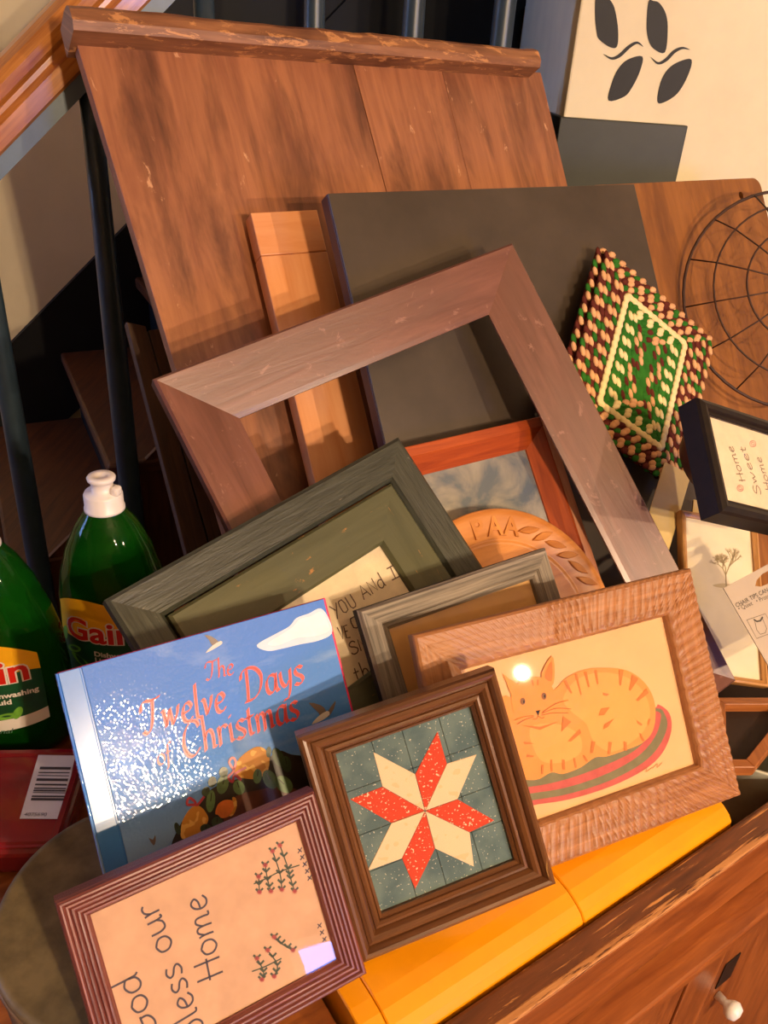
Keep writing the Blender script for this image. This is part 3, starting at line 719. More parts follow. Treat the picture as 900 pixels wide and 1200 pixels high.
# ------------------------------------------------------------------ carved round bread plate
pp = Pose(p.c + p.n * .013 + p.x * -.0389 + p.y * -.1108, p.x, p.y, p.n)
pl = thing('bread_plate', 'round carved light wood bread plate with raised letters on its rim', 'plate', pp.mat())
lathe('plate_body', [(.02, -.012), (.13, -.012), (.157, -.006), (.1615, -.001), (.1622, .002), (.1607, .004), (.153, .0035), (.1235, .0), (.1215, -.0016), (.1195, .0008), (.1165, -.002), (.02, -.0045), (.001, -.0045)], M_plate, pl, 96)
V, Fc = font_mesh('PAA', 1.0, 0.012)
def relief(name, V, Fc, fn, h, mat, parent):
    bm = bmesh.new(); vs = [bm.verts.new(fn(x, y)) for x, y in V]
    for f in Fc:
        try: bm.faces.new([vs[i] for i in f])
        except ValueError: pass
    r = bmesh.ops.extrude_face_region(bm, geom=list(bm.faces))
    for v in r['geom']:
        if isinstance(v, bmesh.types.BMVert): v.co.z += h
    return bm_obj(name, bm, mat, parent)
for k, ch in enumerate('PAA'):
    V, Fc = font_mesh(ch, .034, .0009); cx = (max(v[0] for v in V) + min(v[0] for v in V)) / 2
    a0 = math.radians(90.5 - k * 10.2)
    relief('carved_letter', V, Fc, lambda x, y: ((.1285 + y) * math.cos(a0 - (x - cx) / .14), (.1285 + y) * math.sin(a0 - (x - cx) / .14), -.001), .0050, M_plate, pl)
for k in range(9):                                     # carved leaf and wheat sprays round the rim
    a0 = math.radians(59 - k * 9 if k < 6 else 118 + (k - 6) * 9); c = (.140 * math.cos(a0), .140 * math.sin(a0))
    lp = [(c[0] + .017 * math.cos(a0 - 1.2 + .4 * (k % 2)) * t - s * .005 * math.sin(math.pi * (t + 1) / 2) * math.sin(a0 - 1.2 + .4 * (k % 2)), c[1] + .017 * math.sin(a0 - 1.2 + .4 * (k % 2)) * t + s * .005 * math.sin(math.pi * (t + 1) / 2) * math.cos(a0 - 1.2 + .4 * (k % 2))) for s in (1, -1) for t in ([-1, -.5, 0, .5, 1] if s == 1 else [.5, 0, -.5])]
    prism('carved_leaf', lp, -.001, .0048, M_plate, pl, .0008, 1)

# ------------------------------------------------------------------ green double frame with stitched verse
p = P['green']; o1 = .043; tot = .0968
gf = thing('picture_frame', 'dark green outer frame around worn olive inner frame with a stitched verse', 'frame', p.mat())
rails(gf, p.w, p.h, [(0, -.003), (.004, 0), (o1 - .006, -.003), (o1 - .002, -.008)], .018, M_green, 'outer_rail')
rails(gf, p.w - 2 * o1, p.h - 2 * o1, [(0, -.005), (.003, -.002), (tot - o1 - .003, -.003), (tot - o1, -.007)], .017, M_olive, 'inner_rail')
slab('sampler', p.w / 2 - tot, p.h / 2 - tot, -.016, -.012, M_sampler, gf)
Ls = lambda x, y: p.L(330 + x / 4.737, 620 + y / 4.737, -.0115)
for txt, a, b, hh in (('YOU', (300, 500), (425, 425), .019), ('ANd', (455, 395), (585, 310), .019), ('I', (610, 285), (655, 262), .017), ('VE', (325, 615), (385, 600), .017), ('OUR', (398, 560), (540, 490), .016), ('SM', (390, 700), (500, 650), .016), ('th', (415, 850), (505, 815), .02), ('W I', (430, 1000), (560, 930), .018)):
    quads('stitched_word', ribbons(fit_word(txt, Ls(*a), Ls(*b), hh), .0014), -.0114, M_ink2, gf)
slab('glass', p.w / 2 - tot - .0002, p.h / 2 - tot - .0002, -.0105, -.0097, M_glass, gf)

# ------------------------------------------------------------------ weathered grey frame
p = P['grey']
gy = thing('picture_frame', 'weathered grey wooden frame with dark edges tucked behind the cat picture', 'frame', p.mat())
rails(gy, p.w, p.h, [(0, -.004), (.0015, -.002), (.003, 0), (.020, .001), (.022, -.002), (.0255, -.002), (.0285, -.005)], .014, M_grey)
rails(gy, p.w + .0006, p.h + .0006, [(0, -.006), (.0008, -.005)], .0145, M_inner, 'dark_edge')
slab('paper', p.w / 2 - .0286, p.h / 2 - .0286, -.0135, -.011, plain('tan_backing', '#d8a868', .7, var=.08, vs=18), gy)
slab('glass', p.w / 2 - .0288, p.h / 2 - .0288, -.0095, -.0087, M_glass, gy)

# ------------------------------------------------------------------ cat picture in carved frame
p = P['cat']
cf = thing('picture_frame', 'carved brown wooden frame holding an orange tabby cat drawing', 'frame', p.mat())
def carve(a, d, k):
    if k == 3 or (k == 0 and a < -0.02): amp = .0003
    else: amp = .0011
    ph = a * 620 + d * 160 * (1 if k in (0, 2) else -1) + 1.5 * math.sin(a * 55) + 3 * math.sin(a * 17)
    if d > .0405: return -.0016 * abs(math.sin(a * 210))
    return -amp * (1 - abs(math.sin(ph / 2)) ** .6) * 2
rails(cf, p.w, p.h, [(0, -.003), (.001, -.0005)] + [(.0035 + i * .0053, .0012 - .0001 * i) for i in range(8)] + [(.0425, -.001), (.044, -.004), (.0445, -.011)], .013, M_cat, 'rail', 150, carve)
ox, oy = .0446, .0446; zp = -.0105
slab('paper', p.w / 2 - ox, p.h / 2 - oy, -.0128, zp, M_paper, cf)
def cp(x, y): return p.L(560 + x / 3.3333, 740 + y / 3.3333, zp)
def cpoly(name, pts, z, mat, sub=4): return flat(name, [[cp(*q) for q in smooth_path(pts, sub, True)]], zp + z, mat, cf)
M_c1 = plain('cat_orange', '#e6944c', .7, spec=.2, var=.05, vs=30); M_c2 = plain('cat_dark_orange', '#c9783c', .7, spec=.2, var=.08, vs=60)
M_c3 = plain('cat_line', '#b06a34', .7, spec=.2); M_rg = plain('rug_green', '#7c7452', .7, spec=.2, var=.1, vs=60); M_rp = plain('rug_rose', '#c05a50', .7, spec=.2, var=.1, vs=60)
M_cl = plain('cat_light', '#eba257', .7, spec=.2, var=.04, vs=30); M_eye = plain('cat_eye', '#8a5a34', .7)
rug0 = [(60, 700), (235, 675), (360, 655), (520, 605), (650, 540), (720, 475), (755, 390), (748, 320), (705, 285), (690, 300), (600, 330), (400, 450), (60, 540)]
cpoly('rug_band', rug0, .0002, M_rp)
cpoly('rug_band', [(60, 670), (235, 655), (370, 630), (520, 580), (640, 515), (705, 450), (738, 375), (730, 325), (700, 300), (600, 330), (400, 450), (60, 540)], .0004, M_rg)
cpoly('rug_band', [(60, 640), (235, 628), (370, 602), (510, 552), (620, 490), (685, 420), (712, 350), (700, 312), (600, 330), (400, 450), (60, 540)], .0006, M_rp)
cpoly('rug_band', [(60, 612), (210, 605), (350, 575), (500, 520), (610, 465), (665, 405), (690, 340), (600, 340), (400, 450), (60, 540)], .0008, M_rg)
cpoly('cat_body', [(120, 560), (40, 480), (20, 380), (60, 300), (110, 250), (200, 300), (300, 225), (345, 180), (420, 148), (500, 142), (580, 152), (640, 190), (680, 250), (692, 320), (680, 390), (640, 435), (570, 465), (500, 488), (455, 492), (400, 530), (330, 556), (285, 550), (220, 580)], .0010, M_c1)
cpoly('cat_haunch', [(330, 260), (380, 190), (470, 160), (570, 175), (640, 230), (670, 310), (650, 380), (600, 430), (520, 470), (450, 430), (420, 360), (360, 310)], .0012, M_cl)
cpoly('cat_chest', [(200, 380), (300, 360), (390, 400), (400, 470), (330, 510), (240, 500)], .0012, M_cl)
cpoly('cat_head', [(128, 250), (150, 205), (190, 180), (245, 180), (280, 205), (298, 250), (285, 300), (245, 340), (190, 352), (140, 320)], .0014, M_c1)
cpoly('cat_ear', [(245, 182), (255, 140), (286, 95), (296, 130), (296, 180), (284, 215)], .0016, M_c1, 2)
cpoly('inner_ear', [(258, 180), (266, 145), (284, 115), (288, 150), (284, 195)], .0018, M_c2, 2)
cpoly('cat_ear', [(150, 205), (120, 185), (95, 165), (110, 200), (128, 245)], .0016, M_c1, 2)
stripes = [[(375, 165), (385, 165), (402, 245), (398, 248)], [(412, 158), (422, 156), (434, 216), (428, 218)], [(452, 152), (462, 150), (468, 204), (462, 206)], [(548, 150), (566, 150), (556, 210), (550, 212)], [(600, 168), (624, 184), (592, 232), (586, 228)], [(655, 222), (664, 240), (622, 272), (614, 268)], [(332, 195), (342, 188), (366, 240), (360, 242)],
 [(484, 238), (510, 244), (500, 252), (486, 248)], [(512, 295), (490, 326), (468, 328), (478, 300)], [(528, 340), (505, 372), (486, 382), (490, 362)], [(330, 330), (362, 352), (322, 392)], [(395, 380), (400, 396), (360, 430), (348, 428)], [(442, 428), (456, 430), (446, 474), (436, 474)], [(508, 430), (520, 432), (514, 478), (504, 478)], [(566, 428), (578, 432), (578, 466), (568, 464)], [(626, 396), (634, 398), (648, 426), (640, 428)], [(616, 345), (640, 362), (634, 368), (620, 358)], [(664, 340), (672, 342), (664, 366), (658, 362)],
 [(246, 520), (254, 520), (252, 556), (244, 556)], [(280, 500), (287, 500), (290, 545), (283, 545)], [(326, 500), (336, 500), (338, 540), (328, 538)], [(370, 492), (377, 494), (384, 530), (377, 532)], [(406, 482), (413, 482), (428, 506), (420, 508)], [(175, 430), (200, 432), (215, 438), (180, 440)], [(190, 480), (216, 484), (214, 490), (188, 490)],
 [(165, 365), (240, 372), (310, 352), (240, 384)], [(205, 190), (212, 188), (216, 210), (210, 212)], [(228, 188), (234, 188), (234, 210), (228, 210)]]
flat('stripe', [[cp(*q) for q in s] for s in stripes], zp + .0016, M_c2, cf)
flat('eye', [[cp(c[0] + 10 * math.cos(t) , c[1] + 14 * math.sin(t)) for t in [i * .63 for i in range(10)]] for c in ((255, 252), (172, 272))], zp + .0018, M_eye, cf)
flat('pupil', [[cp(c[0] + 3 * math.cos(t) , c[1] + 7 * math.sin(t)) for t in [i * .8 for i in range(8)]] for c in ((257, 252), (176, 274))], zp + .0020, M_inner, cf)
flat('nose', [[cp(*q) for q in ((222, 310), (240, 306), (232, 328))]], zp + .0018, M_inner, cf)
wh = [[(245, 320), (300, 300), (360, 302)], [(248, 315), (300, 282), (350, 268)], [(245, 326), (290, 318), (350, 318)], [(215, 332), (180, 344), (150, 362)], [(214, 328), (178, 332), (140, 346)], [(232, 328), (225, 340), (210, 342)], [(232, 328), (245, 338), (256, 334)]]
quads('whisker', ribbons([[cp(*q) for q in smooth_path(s, 4)] for s in wh], .0006), zp + .0020, M_c3, cf)
quads('signature', ribbons([[cp(*q) for q in smooth_path(s, 3)] for s in ([(640, 545), (660, 528), (655, 548), (680, 530)], [(680, 535), (700, 515), (698, 532), (718, 512)])], .0005), zp + .0006, M_c3, cf)
slab('glass', p.w / 2 - ox, p.h / 2 - oy, -.0078, -.0070, M_glass, cf)

# ------------------------------------------------------------------ quilt star frame
p = P['star']; rw_ = .0285
sf = thing('picture_frame', 'small walnut moulded frame with a red and cream quilted star', 'frame', p.mat())
rails(sf, p.w, p.h, [(0, -.004), (.0015, .0005), (.004, .002), (.0065, .001), (.009, -.003), (.0098, -.0052), (.0105, -.004), (.0135, -.0025), (.0165, -.0045), (.0185, -.008), (.0192, -.0095), (.020, -.008), (.0225, -.0072), (.0245, -.0092), (.0252, -.0112), (.026, -.010), (.0285, -.013)], .022, M_star)
hw, hh = p.w / 2 - rw_, p.h / 2 - rw_; zq = -.017
sp = lambda x, y: p.L(330 + x / 2.5714, 770 + y / 2.5714, zq)
slab('backing', hw, hh, zq - .004, zq - .002, M_inner, sf)
cx0, cy0 = sp(432, 463); cxs = [-hw, sp(395, 340)[0], cx0, sp(560, 420)[0], hw]
for a, b in zip([-hw, -hw / 2.1, cx0, hw / 1.9], [-hw / 2.1, cx0, hw / 1.9, hw]):
    for c, d2 in zip([-hh, -hh / 2, cy0, hh / 2], [-hh / 2, cy0, hh / 2, hh]):
        box('patch', (a + .0002, c + .0002, zq - .002), (b - .0002, d2 - .0002, zq), M_quilt_blue, sf, .0003, 1)
tips = [(470, 222), (588, 292), (642, 492), (580, 632), (402, 700), (258, 645), (205, 428), (275, 285)]
sides = [(402, 352), (498, 320), (530, 428), (567, 528), (462, 577), (362, 607), (330, 500), (303, 390)]
for k in range(8):
    q = [(432, 463), sides[k], tips[k], sides[(k + 1) % 8]]; q = [sp(*t) for t in q]
    cxm = sum(t[0] for t in q) / 4; cym = sum(t[1] for t in q) / 4
    q = [(cxm + (t[0] - cxm) * .985, cym + (t[1] - cym) * .985) for t in q]
    prism('star_point', q[::-1], zq - .0005, zq + .0006, M_quilt_red if k % 2 == 0 else M_quilt_cream, sf, .0002, 1)
slab('glass', hw, hh, -.0152, -.0144, M_glass, sf)

# ------------------------------------------------------------------ "God bless our Home" frame
p = P['bless']; rw_ = .0202
bf = thing('picture_frame', 'maroon reeded frame with God bless our Home stitched sideways on tan cloth', 'frame', p.mat())
pr = [(0, -.004), (.001, 0)]
for i in range(5): a = .0018 + i * .0034; pr += [(a, .0006 - .0009 * i), (a + .0008, .0016 - .0009 * i), (a + .0022, .0016 - .0009 * i), (a + .003, .0004 - .0009 * i)]
pr += [(.0192, -.005), (rw_, -.006)]
rails(bf, p.w, p.h, pr, .018, M_bless)
hw, hh = p.w / 2 - rw_, p.h / 2 - rw_; zf = -.0080
slab('cloth', hw, hh, zf - .004, zf, M_muslin, bf)
q4 = lambda x, y: p.L(40 + x / 2.195, 900 + y / 2.195, zf)
for txt, a, b, hgt in (('God', (322, 682), (262, 518), .023), ('bless our', (440, 675), (311, 335), .023), ('Home', (487, 530), (438, 318), .024)):
    quads('stitched_word', ribbons(fit_word(txt, q4(*a), q4(*b), hgt), .0015), zf + .0003, M_ink, bf)
def q5(x, y): return p.L(280 + x / 5.217, 960 + y / 5.217, zf)
trees = [([[(90, 395), (160, 365), (250, 320), (370, 280)], [(125, 445), (120, 350)], [(195, 440), (175, 370), (160, 280)], [(262, 430), (250, 330), (205, 195)], [(340, 440), (315, 360), (300, 300), (250, 160)]]), ([[(80, 930), (160, 900), (260, 850)], [(140, 980), (150, 930), (110, 850)], [(215, 960), (235, 890), (175, 800)], [(330, 800), (260, 760), (215, 720)]])]
for tr_ in trees:
    qs = ribbons([[q5(*c) for c in smooth_path(s, 4)] for s in tr_], .0010); tp = []
    for s in tr_[1:]:
        pts = smooth_path(s, 4)
        for c in pts[::2]:
            for dx, dy in ((-22, -20), (22, -24)): qs += ribbons([[q5(*c), q5(c[0] + dx, c[1] + dy)]], .0017)
        for c in (pts[0], pts[-1]): tp.append(c)
    quads('stitched_tree', qs, zf + .0003, M_green_thread, bf)
    fl = []
    for c in tp:
        for a in (0, .8, 1.6, 2.4): fl += ribbons([[q5(c[0] - 16 * math.cos(a), c[1] - 16 * math.sin(a)), q5(c[0] + 16 * math.cos(a), c[1] + 16 * math.sin(a))]], .0007)
    quads('stitched_flower', fl, zf + .0005, M_redthread, bf)
for c0, n5 in (((360, 180), 5), ((480, 640), 3)):
    qs = []
    for k in range(n5):
        x, y = c0[0] + k * 15, c0[1] + k * 42
        qs += ribbons([[q5(x, y), q5(x + 24, y + 20)], [q5(x + 24, y - 8), q5(x, y + 28)]], .0009)
    quads('cross_stitch', qs, zf + .0003, M_ink, bf)
slab('glass', hw, hh, -.0066, -.0058, M_glass, bf)

# ------------------------------------------------------------------ Christmas picture book
p = P['book']; w2, h2 = p.w / 2, p.h / 2
bo = thing('book', 'glossy blue hardback Christmas picture book with red title lettering and painted fruit', 'book', p.mat())
m, nt, b = newmat('book_cover'); b.inputs['Roughness'].default_value = .5; b.inputs['Specular IOR Level'].default_value = .25; b.inputs['Coat Weight'].default_value = .9; b.inputs['Coat Roughness'].default_value = .03
tc = node(nt, 'ShaderNodeTexCoord'); sx = node(nt, 'ShaderNodeSeparateXYZ'); nt.links.new(tc.outputs['Object'], sx.inputs[0])
mr = node(nt, 'ShaderNodeMapRange'); mr.inputs[1].default_value = -h2; mr.inputs[2].default_value = h2; nt.links.new(sx.outputs[1], mr.inputs[0])
c = ramp(nt, mr.outputs[0], [(0, srgb('#86a9d6')), (.35, srgb('#4584de')), (1, srgb('#3f7bd8'))])
cl = ramp(nt, noise(nt, coords(nt, 'Object', (9, 22, 9)), 1, 5, .6, .4), [(.52, BW(0)), (.75, BW(.6))])
c = mix(nt, cl, c, srgb('#a9c4ea')); nt.links.new(c, b.inputs['Base Color'])
vo = node(nt, 'ShaderNodeTexVoronoi'); vo.inputs['Scale'].default_value = 340; vo.inputs['Randomness'].default_value = 1.0
nt.links.new(coords(nt, 'Object', (1, 1, 0.001)), vo.inputs['Vector']); bump(nt, b, vo.outputs['Distance'], .27, .0005)
bmp = [n for n in nt.nodes if n.type == 'BUMP'][0]; nt.links.new(bmp.outputs[0], b.inputs['Coat Normal'])
M_book = m; M_spine = plain('book_spine_blue', '#3f7fd0', .22, var=.1, vs=10, coat=.8); M_pink = plain('book_pink_endpaper', '#d5165a', .5); M_pages = plain('book_pages', '#efe6d2', .8)
gx = -w2 + .020
box('front_cover', (gx, -h2, -.0025), (w2, h2, 0), M_book, bo, .0006)
box('cover_hinge', (-w2 + .0012, -h2, -.0028), (gx - .0012, h2, -.0003), M_spine, bo, .0006)
box('hinge_groove', (gx - .0014, -h2 + .0005, -.0026), (gx + .0012, h2 - .0005, -.0012), M_spine, bo, .0002)
box('spine', (-w2 - .001, -h2, -.013), (-w2 + .0012, h2, -.0006), M_book, bo, .0009)
box('pages', (-w2 + .0014, -h2 + .003, -.0105), (w2 - .002, h2 - .003, -.0029), M_pages, bo, 0)
box('back_cover', (-w2 + .001, -h2, -.0132), (w2 + .006, h2, -.0107), M_pink, bo, .0006)
zb = .0003; M_title = plain('title_red', '#e2454a', .3, coat=.6)
t5 = lambda x, y: p.L(140 + x / 3.4615, 740 + y / 3.4615, 0)
for txt, a, b2, hgt, wd_ in (('The', (350, 198), (468, 172), .019, .0022), ('Twelve', (95, 418), (440, 318), .033, .0042), ('Days', (505, 288), (755, 205), .033, .0042), ('of', (155, 545), (215, 525), .018, .0022), ('Christmas', (262, 515), (735, 350), .033, .0042)):
    A, B = t5(*a), t5(*b2)
    quads('title_word', nib(fit_word(txt, A, B, hgt, .12), wd_, math.radians(35)), zb, M_title, bo)
M_cloud = plain('cloud_white', '#e9ecf2', .3, var=.04, vs=60, coat=.6); M_cloud2 = plain('cloud_grey', '#c5d2ea', .3, var=.04, vs=60, coat=.6)
cq = lambda x, y: p.L(60 + x / 2.368, 680 + y / 2.368, 0)
def bpoly(name, pts, mat, k=0, sub=4): return flat(name, [[cq(*q) for q in smooth_path(pts, sub, True)]], zb + k * .0001, mat, bo)
bpoly('cloud', [(570, 180), (620, 150), (660, 128), (680, 105), (715, 92), (748, 78), (772, 110), (778, 148), (740, 168), (690, 178), (640, 190), (600, 196)], M_cloud2, 0)
bpoly('cloud', [(600, 176), (640, 150), (672, 128), (690, 108), (720, 100), (748, 88), (768, 120), (770, 140), (730, 155), (680, 160), (630, 180)], M_cloud, 1)
M_bird = plain('bird_grey', '#6a5c58', .4, coat=.5); M_birdl = plain('bird_pale', '#c9c4c2', .4, coat=.5)
bpoly('bird_wing', [(425, 152), (445, 156), (466, 172), (462, 184), (446, 180), (438, 166)], M_bird, 2, 2); bpoly('bird_body', [(428, 202), (446, 182), (470, 168), (474, 176), (456, 188)], M_birdl, 3, 2)
bpoly('bird_wing', [(714, 340), (746, 346), (762, 362), (750, 385), (742, 368)], M_bird, 2, 2); bpoly('bird_wing', [(762, 372), (788, 334), (784, 356), (768, 380)], M_bird, 3, 2); bpoly('bird_body', [(722, 400), (740, 378), (765, 362), (772, 372), (752, 388)], M_birdl, 4, 2)
bpoly('bird_body', [(270, 714), (282, 720), (288, 706), (290, 722), (284, 736)], M_bird, 2, 2)
M_hill = plain('fruit_pile_dark', '#2c2318', .3, var=.3, vs=60, coat=.6); M_pear = specks('pear_gold', '#c98a3c', '#e5b25c', 120, .55, .3); M_lf = plain('leaf_green', '#5f7a4a', .3, var=.25, vs=80, coat=.6); M_lfd = plain('leaf_dark', '#39492c', .3, var=.25, vs=80, coat=.6)  # M_hill is the dark brown print of the fruit pile and leaf veins
M_bow = plain('bow_red', '#b23a4a', .3, coat=.6); M_rob = plain('robin_orange', '#d9752c', .3, var=.15, vs=80, coat=.6); M_log = plain('log_brown', '#5e3420', .3, var=.3, vs=50, coat=.6)
f6 = lambda x, y: p.L(190 + x / 5.294, 850 + y / 5.294, 0)
def fpoly(name, pts, mat, k=0, sub=4): return flat(name, [[f6(*q) for q in smooth_path(pts, sub, True)]], zb + k * .0001, mat, bo)
fpoly('fruit_pile', [(60, 760), (100, 640), (150, 560), (260, 440), (330, 380), (470, 330), (600, 250), (720, 160), (800, 180), (960, 220), (1100, 420), (1000, 560), (700, 640), (400, 700), (200, 760)], M_hill, 1)
fpoly('log', [(380, 620), (440, 450), (600, 400), (720, 380), (840, 400), (900, 460), (700, 560), (500, 620)], M_log, 2)
fpoly('pear', [(445, 275), (470, 215), (530, 160), (590, 132), (640, 150), (665, 210), (650, 290), (590, 330), (520, 330), (460, 315)], M_pear, 3)
fpoly('pear', [(115, 650), (130, 580), (180, 510), (230, 500), (270, 540), (285, 590), (240, 660), (170, 700), (120, 700)], M_pear, 3)
for c, s, a, mt_ in (((375, 365), (36, 62), .25, M_lf), ((300, 470), (28, 70), .1, M_lf), ((475, 385), (36, 46), -.3, M_lf), ((590, 315), (28, 46), .1, M_lf), ((668, 335), (42, 64), -.5, M_lf), ((755, 365), (46, 62), -.8, M_lf), ((380, 290), (28, 34), .2, M_lfd), ((310, 350), (26, 34), .3, M_lfd), ((270, 410), (24, 32), .5, M_lfd), ((720, 200), (34, 64), -.4, M_lfd), ((660, 165), (16, 34), .1, M_lfd), ((770, 240), (30, 52), -.2, M_lfd), ((340, 600), (36, 34), 0, M_lfd), ((270, 640), (36, 30), 0, M_lfd), ((95, 640), (18, 40), -.3, M_lfd)):
    pts = [(c[0] + s[0] * math.cos(t) * math.cos(a) - s[1] * math.sin(t) * math.sin(a), c[1] + s[0] * math.cos(t) * math.sin(a) + s[1] * math.sin(t) * math.cos(a)) for t in [i * math.pi / 7 for i in range(14)]]
    fpoly('leaf', pts, mt_, 4, 1)
    quads('leaf_vein', ribbons([[f6(c[0] + s[1] * .75 * math.sin(a), c[1] - s[1] * .75 * math.cos(a)), f6(c[0], c[1])]], .0008), zb + .0005, M_hill, bo)
fpoly('robin', [(328, 545), (345, 490), (390, 462), (440, 470), (450, 520), (420, 560), (370, 575), (345, 555)], M_rob, 5)
fpoly('robin_wing', [(432, 448), (455, 450), (462, 500), (440, 555), (415, 560), (445, 510)], M_pear, 6, 2)
for s in ([(445, 275), (415, 230), (435, 200), (455, 225), (440, 285), (410, 320), (435, 350), (450, 300), (520, 260)], [(445, 300), (490, 340), (460, 310)], [(210, 490), (155, 490), (165, 450), (200, 470), (215, 495), (260, 440)]):
    quads('bow', ribbons([[f6(*q) for q in smooth_path(s, 4)]], .0022), zb + .0006, M_bow, bo)

# ------------------------------------------------------------------ dish soap bottles
m, nt, b = newmat('green_bottle'); b.inputs['Base Color'].default_value = srgb('#1d7a1e'); b.inputs['Roughness'].default_value = .06; b.inputs['Transmission Weight'].default_value = .82; b.inputs['IOR'].default_value = 1.25
M_soap = m
m, nt, b = newmat('green_liquid'); b.inputs['Base Color'].default_value = srgb('#0f5a16'); b.inputs['Roughness'].default_value = .15; b.inputs['Transmission Weight'].default_value = .35
M_liq = m
M_cap = plain('cap_white', '#e2dad6', .35, var=.02); M_ly = plain('label_yellow', '#f2b31c', .35, var=.06, vs=30); M_lg = plain('label_green', '#0e4a2c', .35, var=.25, vs=30)
M_lr = plain('label_red', '#cf2418', .35); M_lw = plain('label_white', '#e9e4de', .35); M_ll = plain('label_leaf', '#6fae3c', .35, var=.2, vs=60); M_lt = plain('label_grey_text', '#5a7a6a', .4)
def bottle(label, top_px, depth, rot, scale=1.0):
    top = atdepth(top_px[0], top_px[1], depth); zbase = 0.7865; H = top.z - zbase
    t = thing('dish_soap_bottle', label, 'bottle', Matrix.Translation((top.x, top.y, zbase)) @ Matrix.Rotation(rot, 4, 'Z'), 'green dish soap bottles')
    Hb = H - .036; SXv, SYv = 1.0, .62
    prof = [(.050, 0), (.058, .004), (.068, .02), (.071, .06), (.0715, Hb * .42), (.069, Hb * .56), (.061, Hb * .68), (.048, Hb * .81), (.034, Hb * .91), (.0245, Hb * .96), (.020, Hb * .985), (.0185, Hb)]
    def R_(z):
        for (r0, z0), (r1, z1) in zip(prof[:-1], prof[1:]):
            if z0 <= z <= z1: return r0 + (r1 - r0) * (z - z0) / (z1 - z0)
        return prof[-1][0]
    def sy_at(z): return SYv + (1 - SYv) * max(0, min(1, (z / Hb - .55) / .4))
    def body(name, pf, mat, shrink):
        verts, faces = [], []; n = 48
        fine = []
        for (r0, z0), (r1, z1) in zip(pf[:-1], pf[1:]):
            k = max(1, int((z1 - z0) / .008))
            for i in range(k): fine.append((r0 + (r1 - r0) * i / k, z0 + (z1 - z0) * i / k))
        fine.append(pf[-1])
        for r, z in fine:
            for i in range(n): a = 2 * math.pi * i / n; verts.append(((r - shrink) * math.cos(a), (r - shrink) * sy_at(z) * math.sin(a), z))
        for j in range(len(fine) - 1):
            for i in range(n): faces.append((j * n + i, j * n + (i + 1) % n, (j + 1) * n + (i + 1) % n, (j + 1) * n + i))
        faces.append(tuple(range(n))[::-1]); faces.append(tuple((len(fine) - 1) * n + i for i in range(n)))
        return mesh_obj(name, verts, faces, mat, t, smooth=True)
    bd_ = body('bottle_body', prof, M_soap, 0)
    lev = Hb * .80
    body('liquid', [(r, z + .002) for r, z in prof if z < lev] + [(R_(lev), lev)], M_liq, .0022)
    # cap
    cz = Hb - .006
    lathe('cap', [(.0195, cz), (.0215, cz + .001), (.0215, cz + .004), (.0205, cz + .005), (.0205, cz + .019), (.019, cz + .022), (.012, cz + .023), (.0115, cz + .033), (.0125, cz + .034), (.0145, cz + .036), (.0150, cz + .039), (.0135, cz + .041), (.006, cz + .0405), (.005, cz + .0395)], M_cap, t, 40)
    box('cap_hinge', (.012, -.006, cz + .020), (.021, .006, cz + .031), M_cap, t, .003)
    # label on the curved front; s is the distance round the front, seen from -y
    def surf(s, z, off):
        a = -math.pi / 2 + s / .058; r = R_(z) + off; return (r * math.cos(a), r * sy_at(z) * math.sin(a) - off * .4, z)
    def wrap(name, V, Fc, off, mat, parent=t): return mesh_obj(name, [surf(x, y, off) for x, y in V], Fc, mat, parent, smooth=True)
    zl0, zl1 = Hb * .14, Hb * .64
    def grid(x0, x1, y0, y1, off, mat, name, f_hi=None, f_lo=None):
        nx, ny = 28, 14; V = []; Fc = []
        for j in range(ny + 1):
            for i in range(nx + 1):
                x = x0 + (x1 - x0) * i / nx; a = f_lo(x) if f_lo else y0; b_ = f_hi(x) if f_hi else y1; V.append((x, a + (b_ - a) * j / ny))
        for j in range(ny):
            for i in range(nx): k = j * (nx + 1) + i; Fc.append((k, k + 1, k + nx + 2, k + nx + 1))
        wrap(name, V, Fc, off, mat)
    LW = .050
    arch = lambda x: zl1 - .020 * (x / LW) ** 2
    mid = lambda x: zl0 + (zl1 - zl0) * .63 + .010 * math.sin(x / LW * 2.2)
    low = lambda x: zl0 + (zl1 - zl0) * .20 + .012 * x / LW
    grid(-LW, LW, 0, 0, .0008, M_ly, 'label_top', arch, mid); grid(-LW, LW, 0, 0, .0008, M_lg, 'label_middle', mid, low); grid(-LW, LW, 0, 0, .0008, M_lw, 'label_foot', low, lambda x: low(x) - .016)
    def words(name, txt, x0, z0, size, mat, off, bold=0.0, shear=0.0, skew=.12):
        V, Fc = font_mesh(txt, size, bold, shear); wrap(name, [(x0 + x, z0 + y + x * skew) for x, y in V], Fc, off, mat)
    zg = zl0 + (zl1 - zl0) * .56
    words('brand_outline', 'Gain', -.036, zg, .040, M_lw, .0012, .0024)
    words('brand_word', 'Gain', -.036, zg, .040, M_lr, .0016, .0009)
    words('label_text', 'Dishwashing', -.004, zg - .016, .0095, M_lw, .0013, .0003); words('label_text', 'Liquid', -.004, zg - .025, .0095, M_lw, .0013, .0003)
    words('label_text', 'Original', -.018, zl0 + .006, .010, M_lt, .0013, 0, .3)
    for (x, z, a, l) in ((-.03, zg - .018, .5, .012), (-.022, zg - .032, -.4, .014), (.012, zg - .040, .3, .010), (.022, zg - .036, 1.2, .009), (-.042, zg - .002, 1.3, .011)):
        V = [(x + l * math.cos(t_) * math.cos(a) - l * .42 * math.sin(t_) * math.sin(a), z + l * math.cos(t_) * math.sin(a) + l * .42 * math.sin(t_) * math.cos(a)) for t_ in [i * math.pi / 8 for i in range(16)]]
        wrap('label_leaf', V, [tuple(range(16))], .0012, M_ll)
    return t
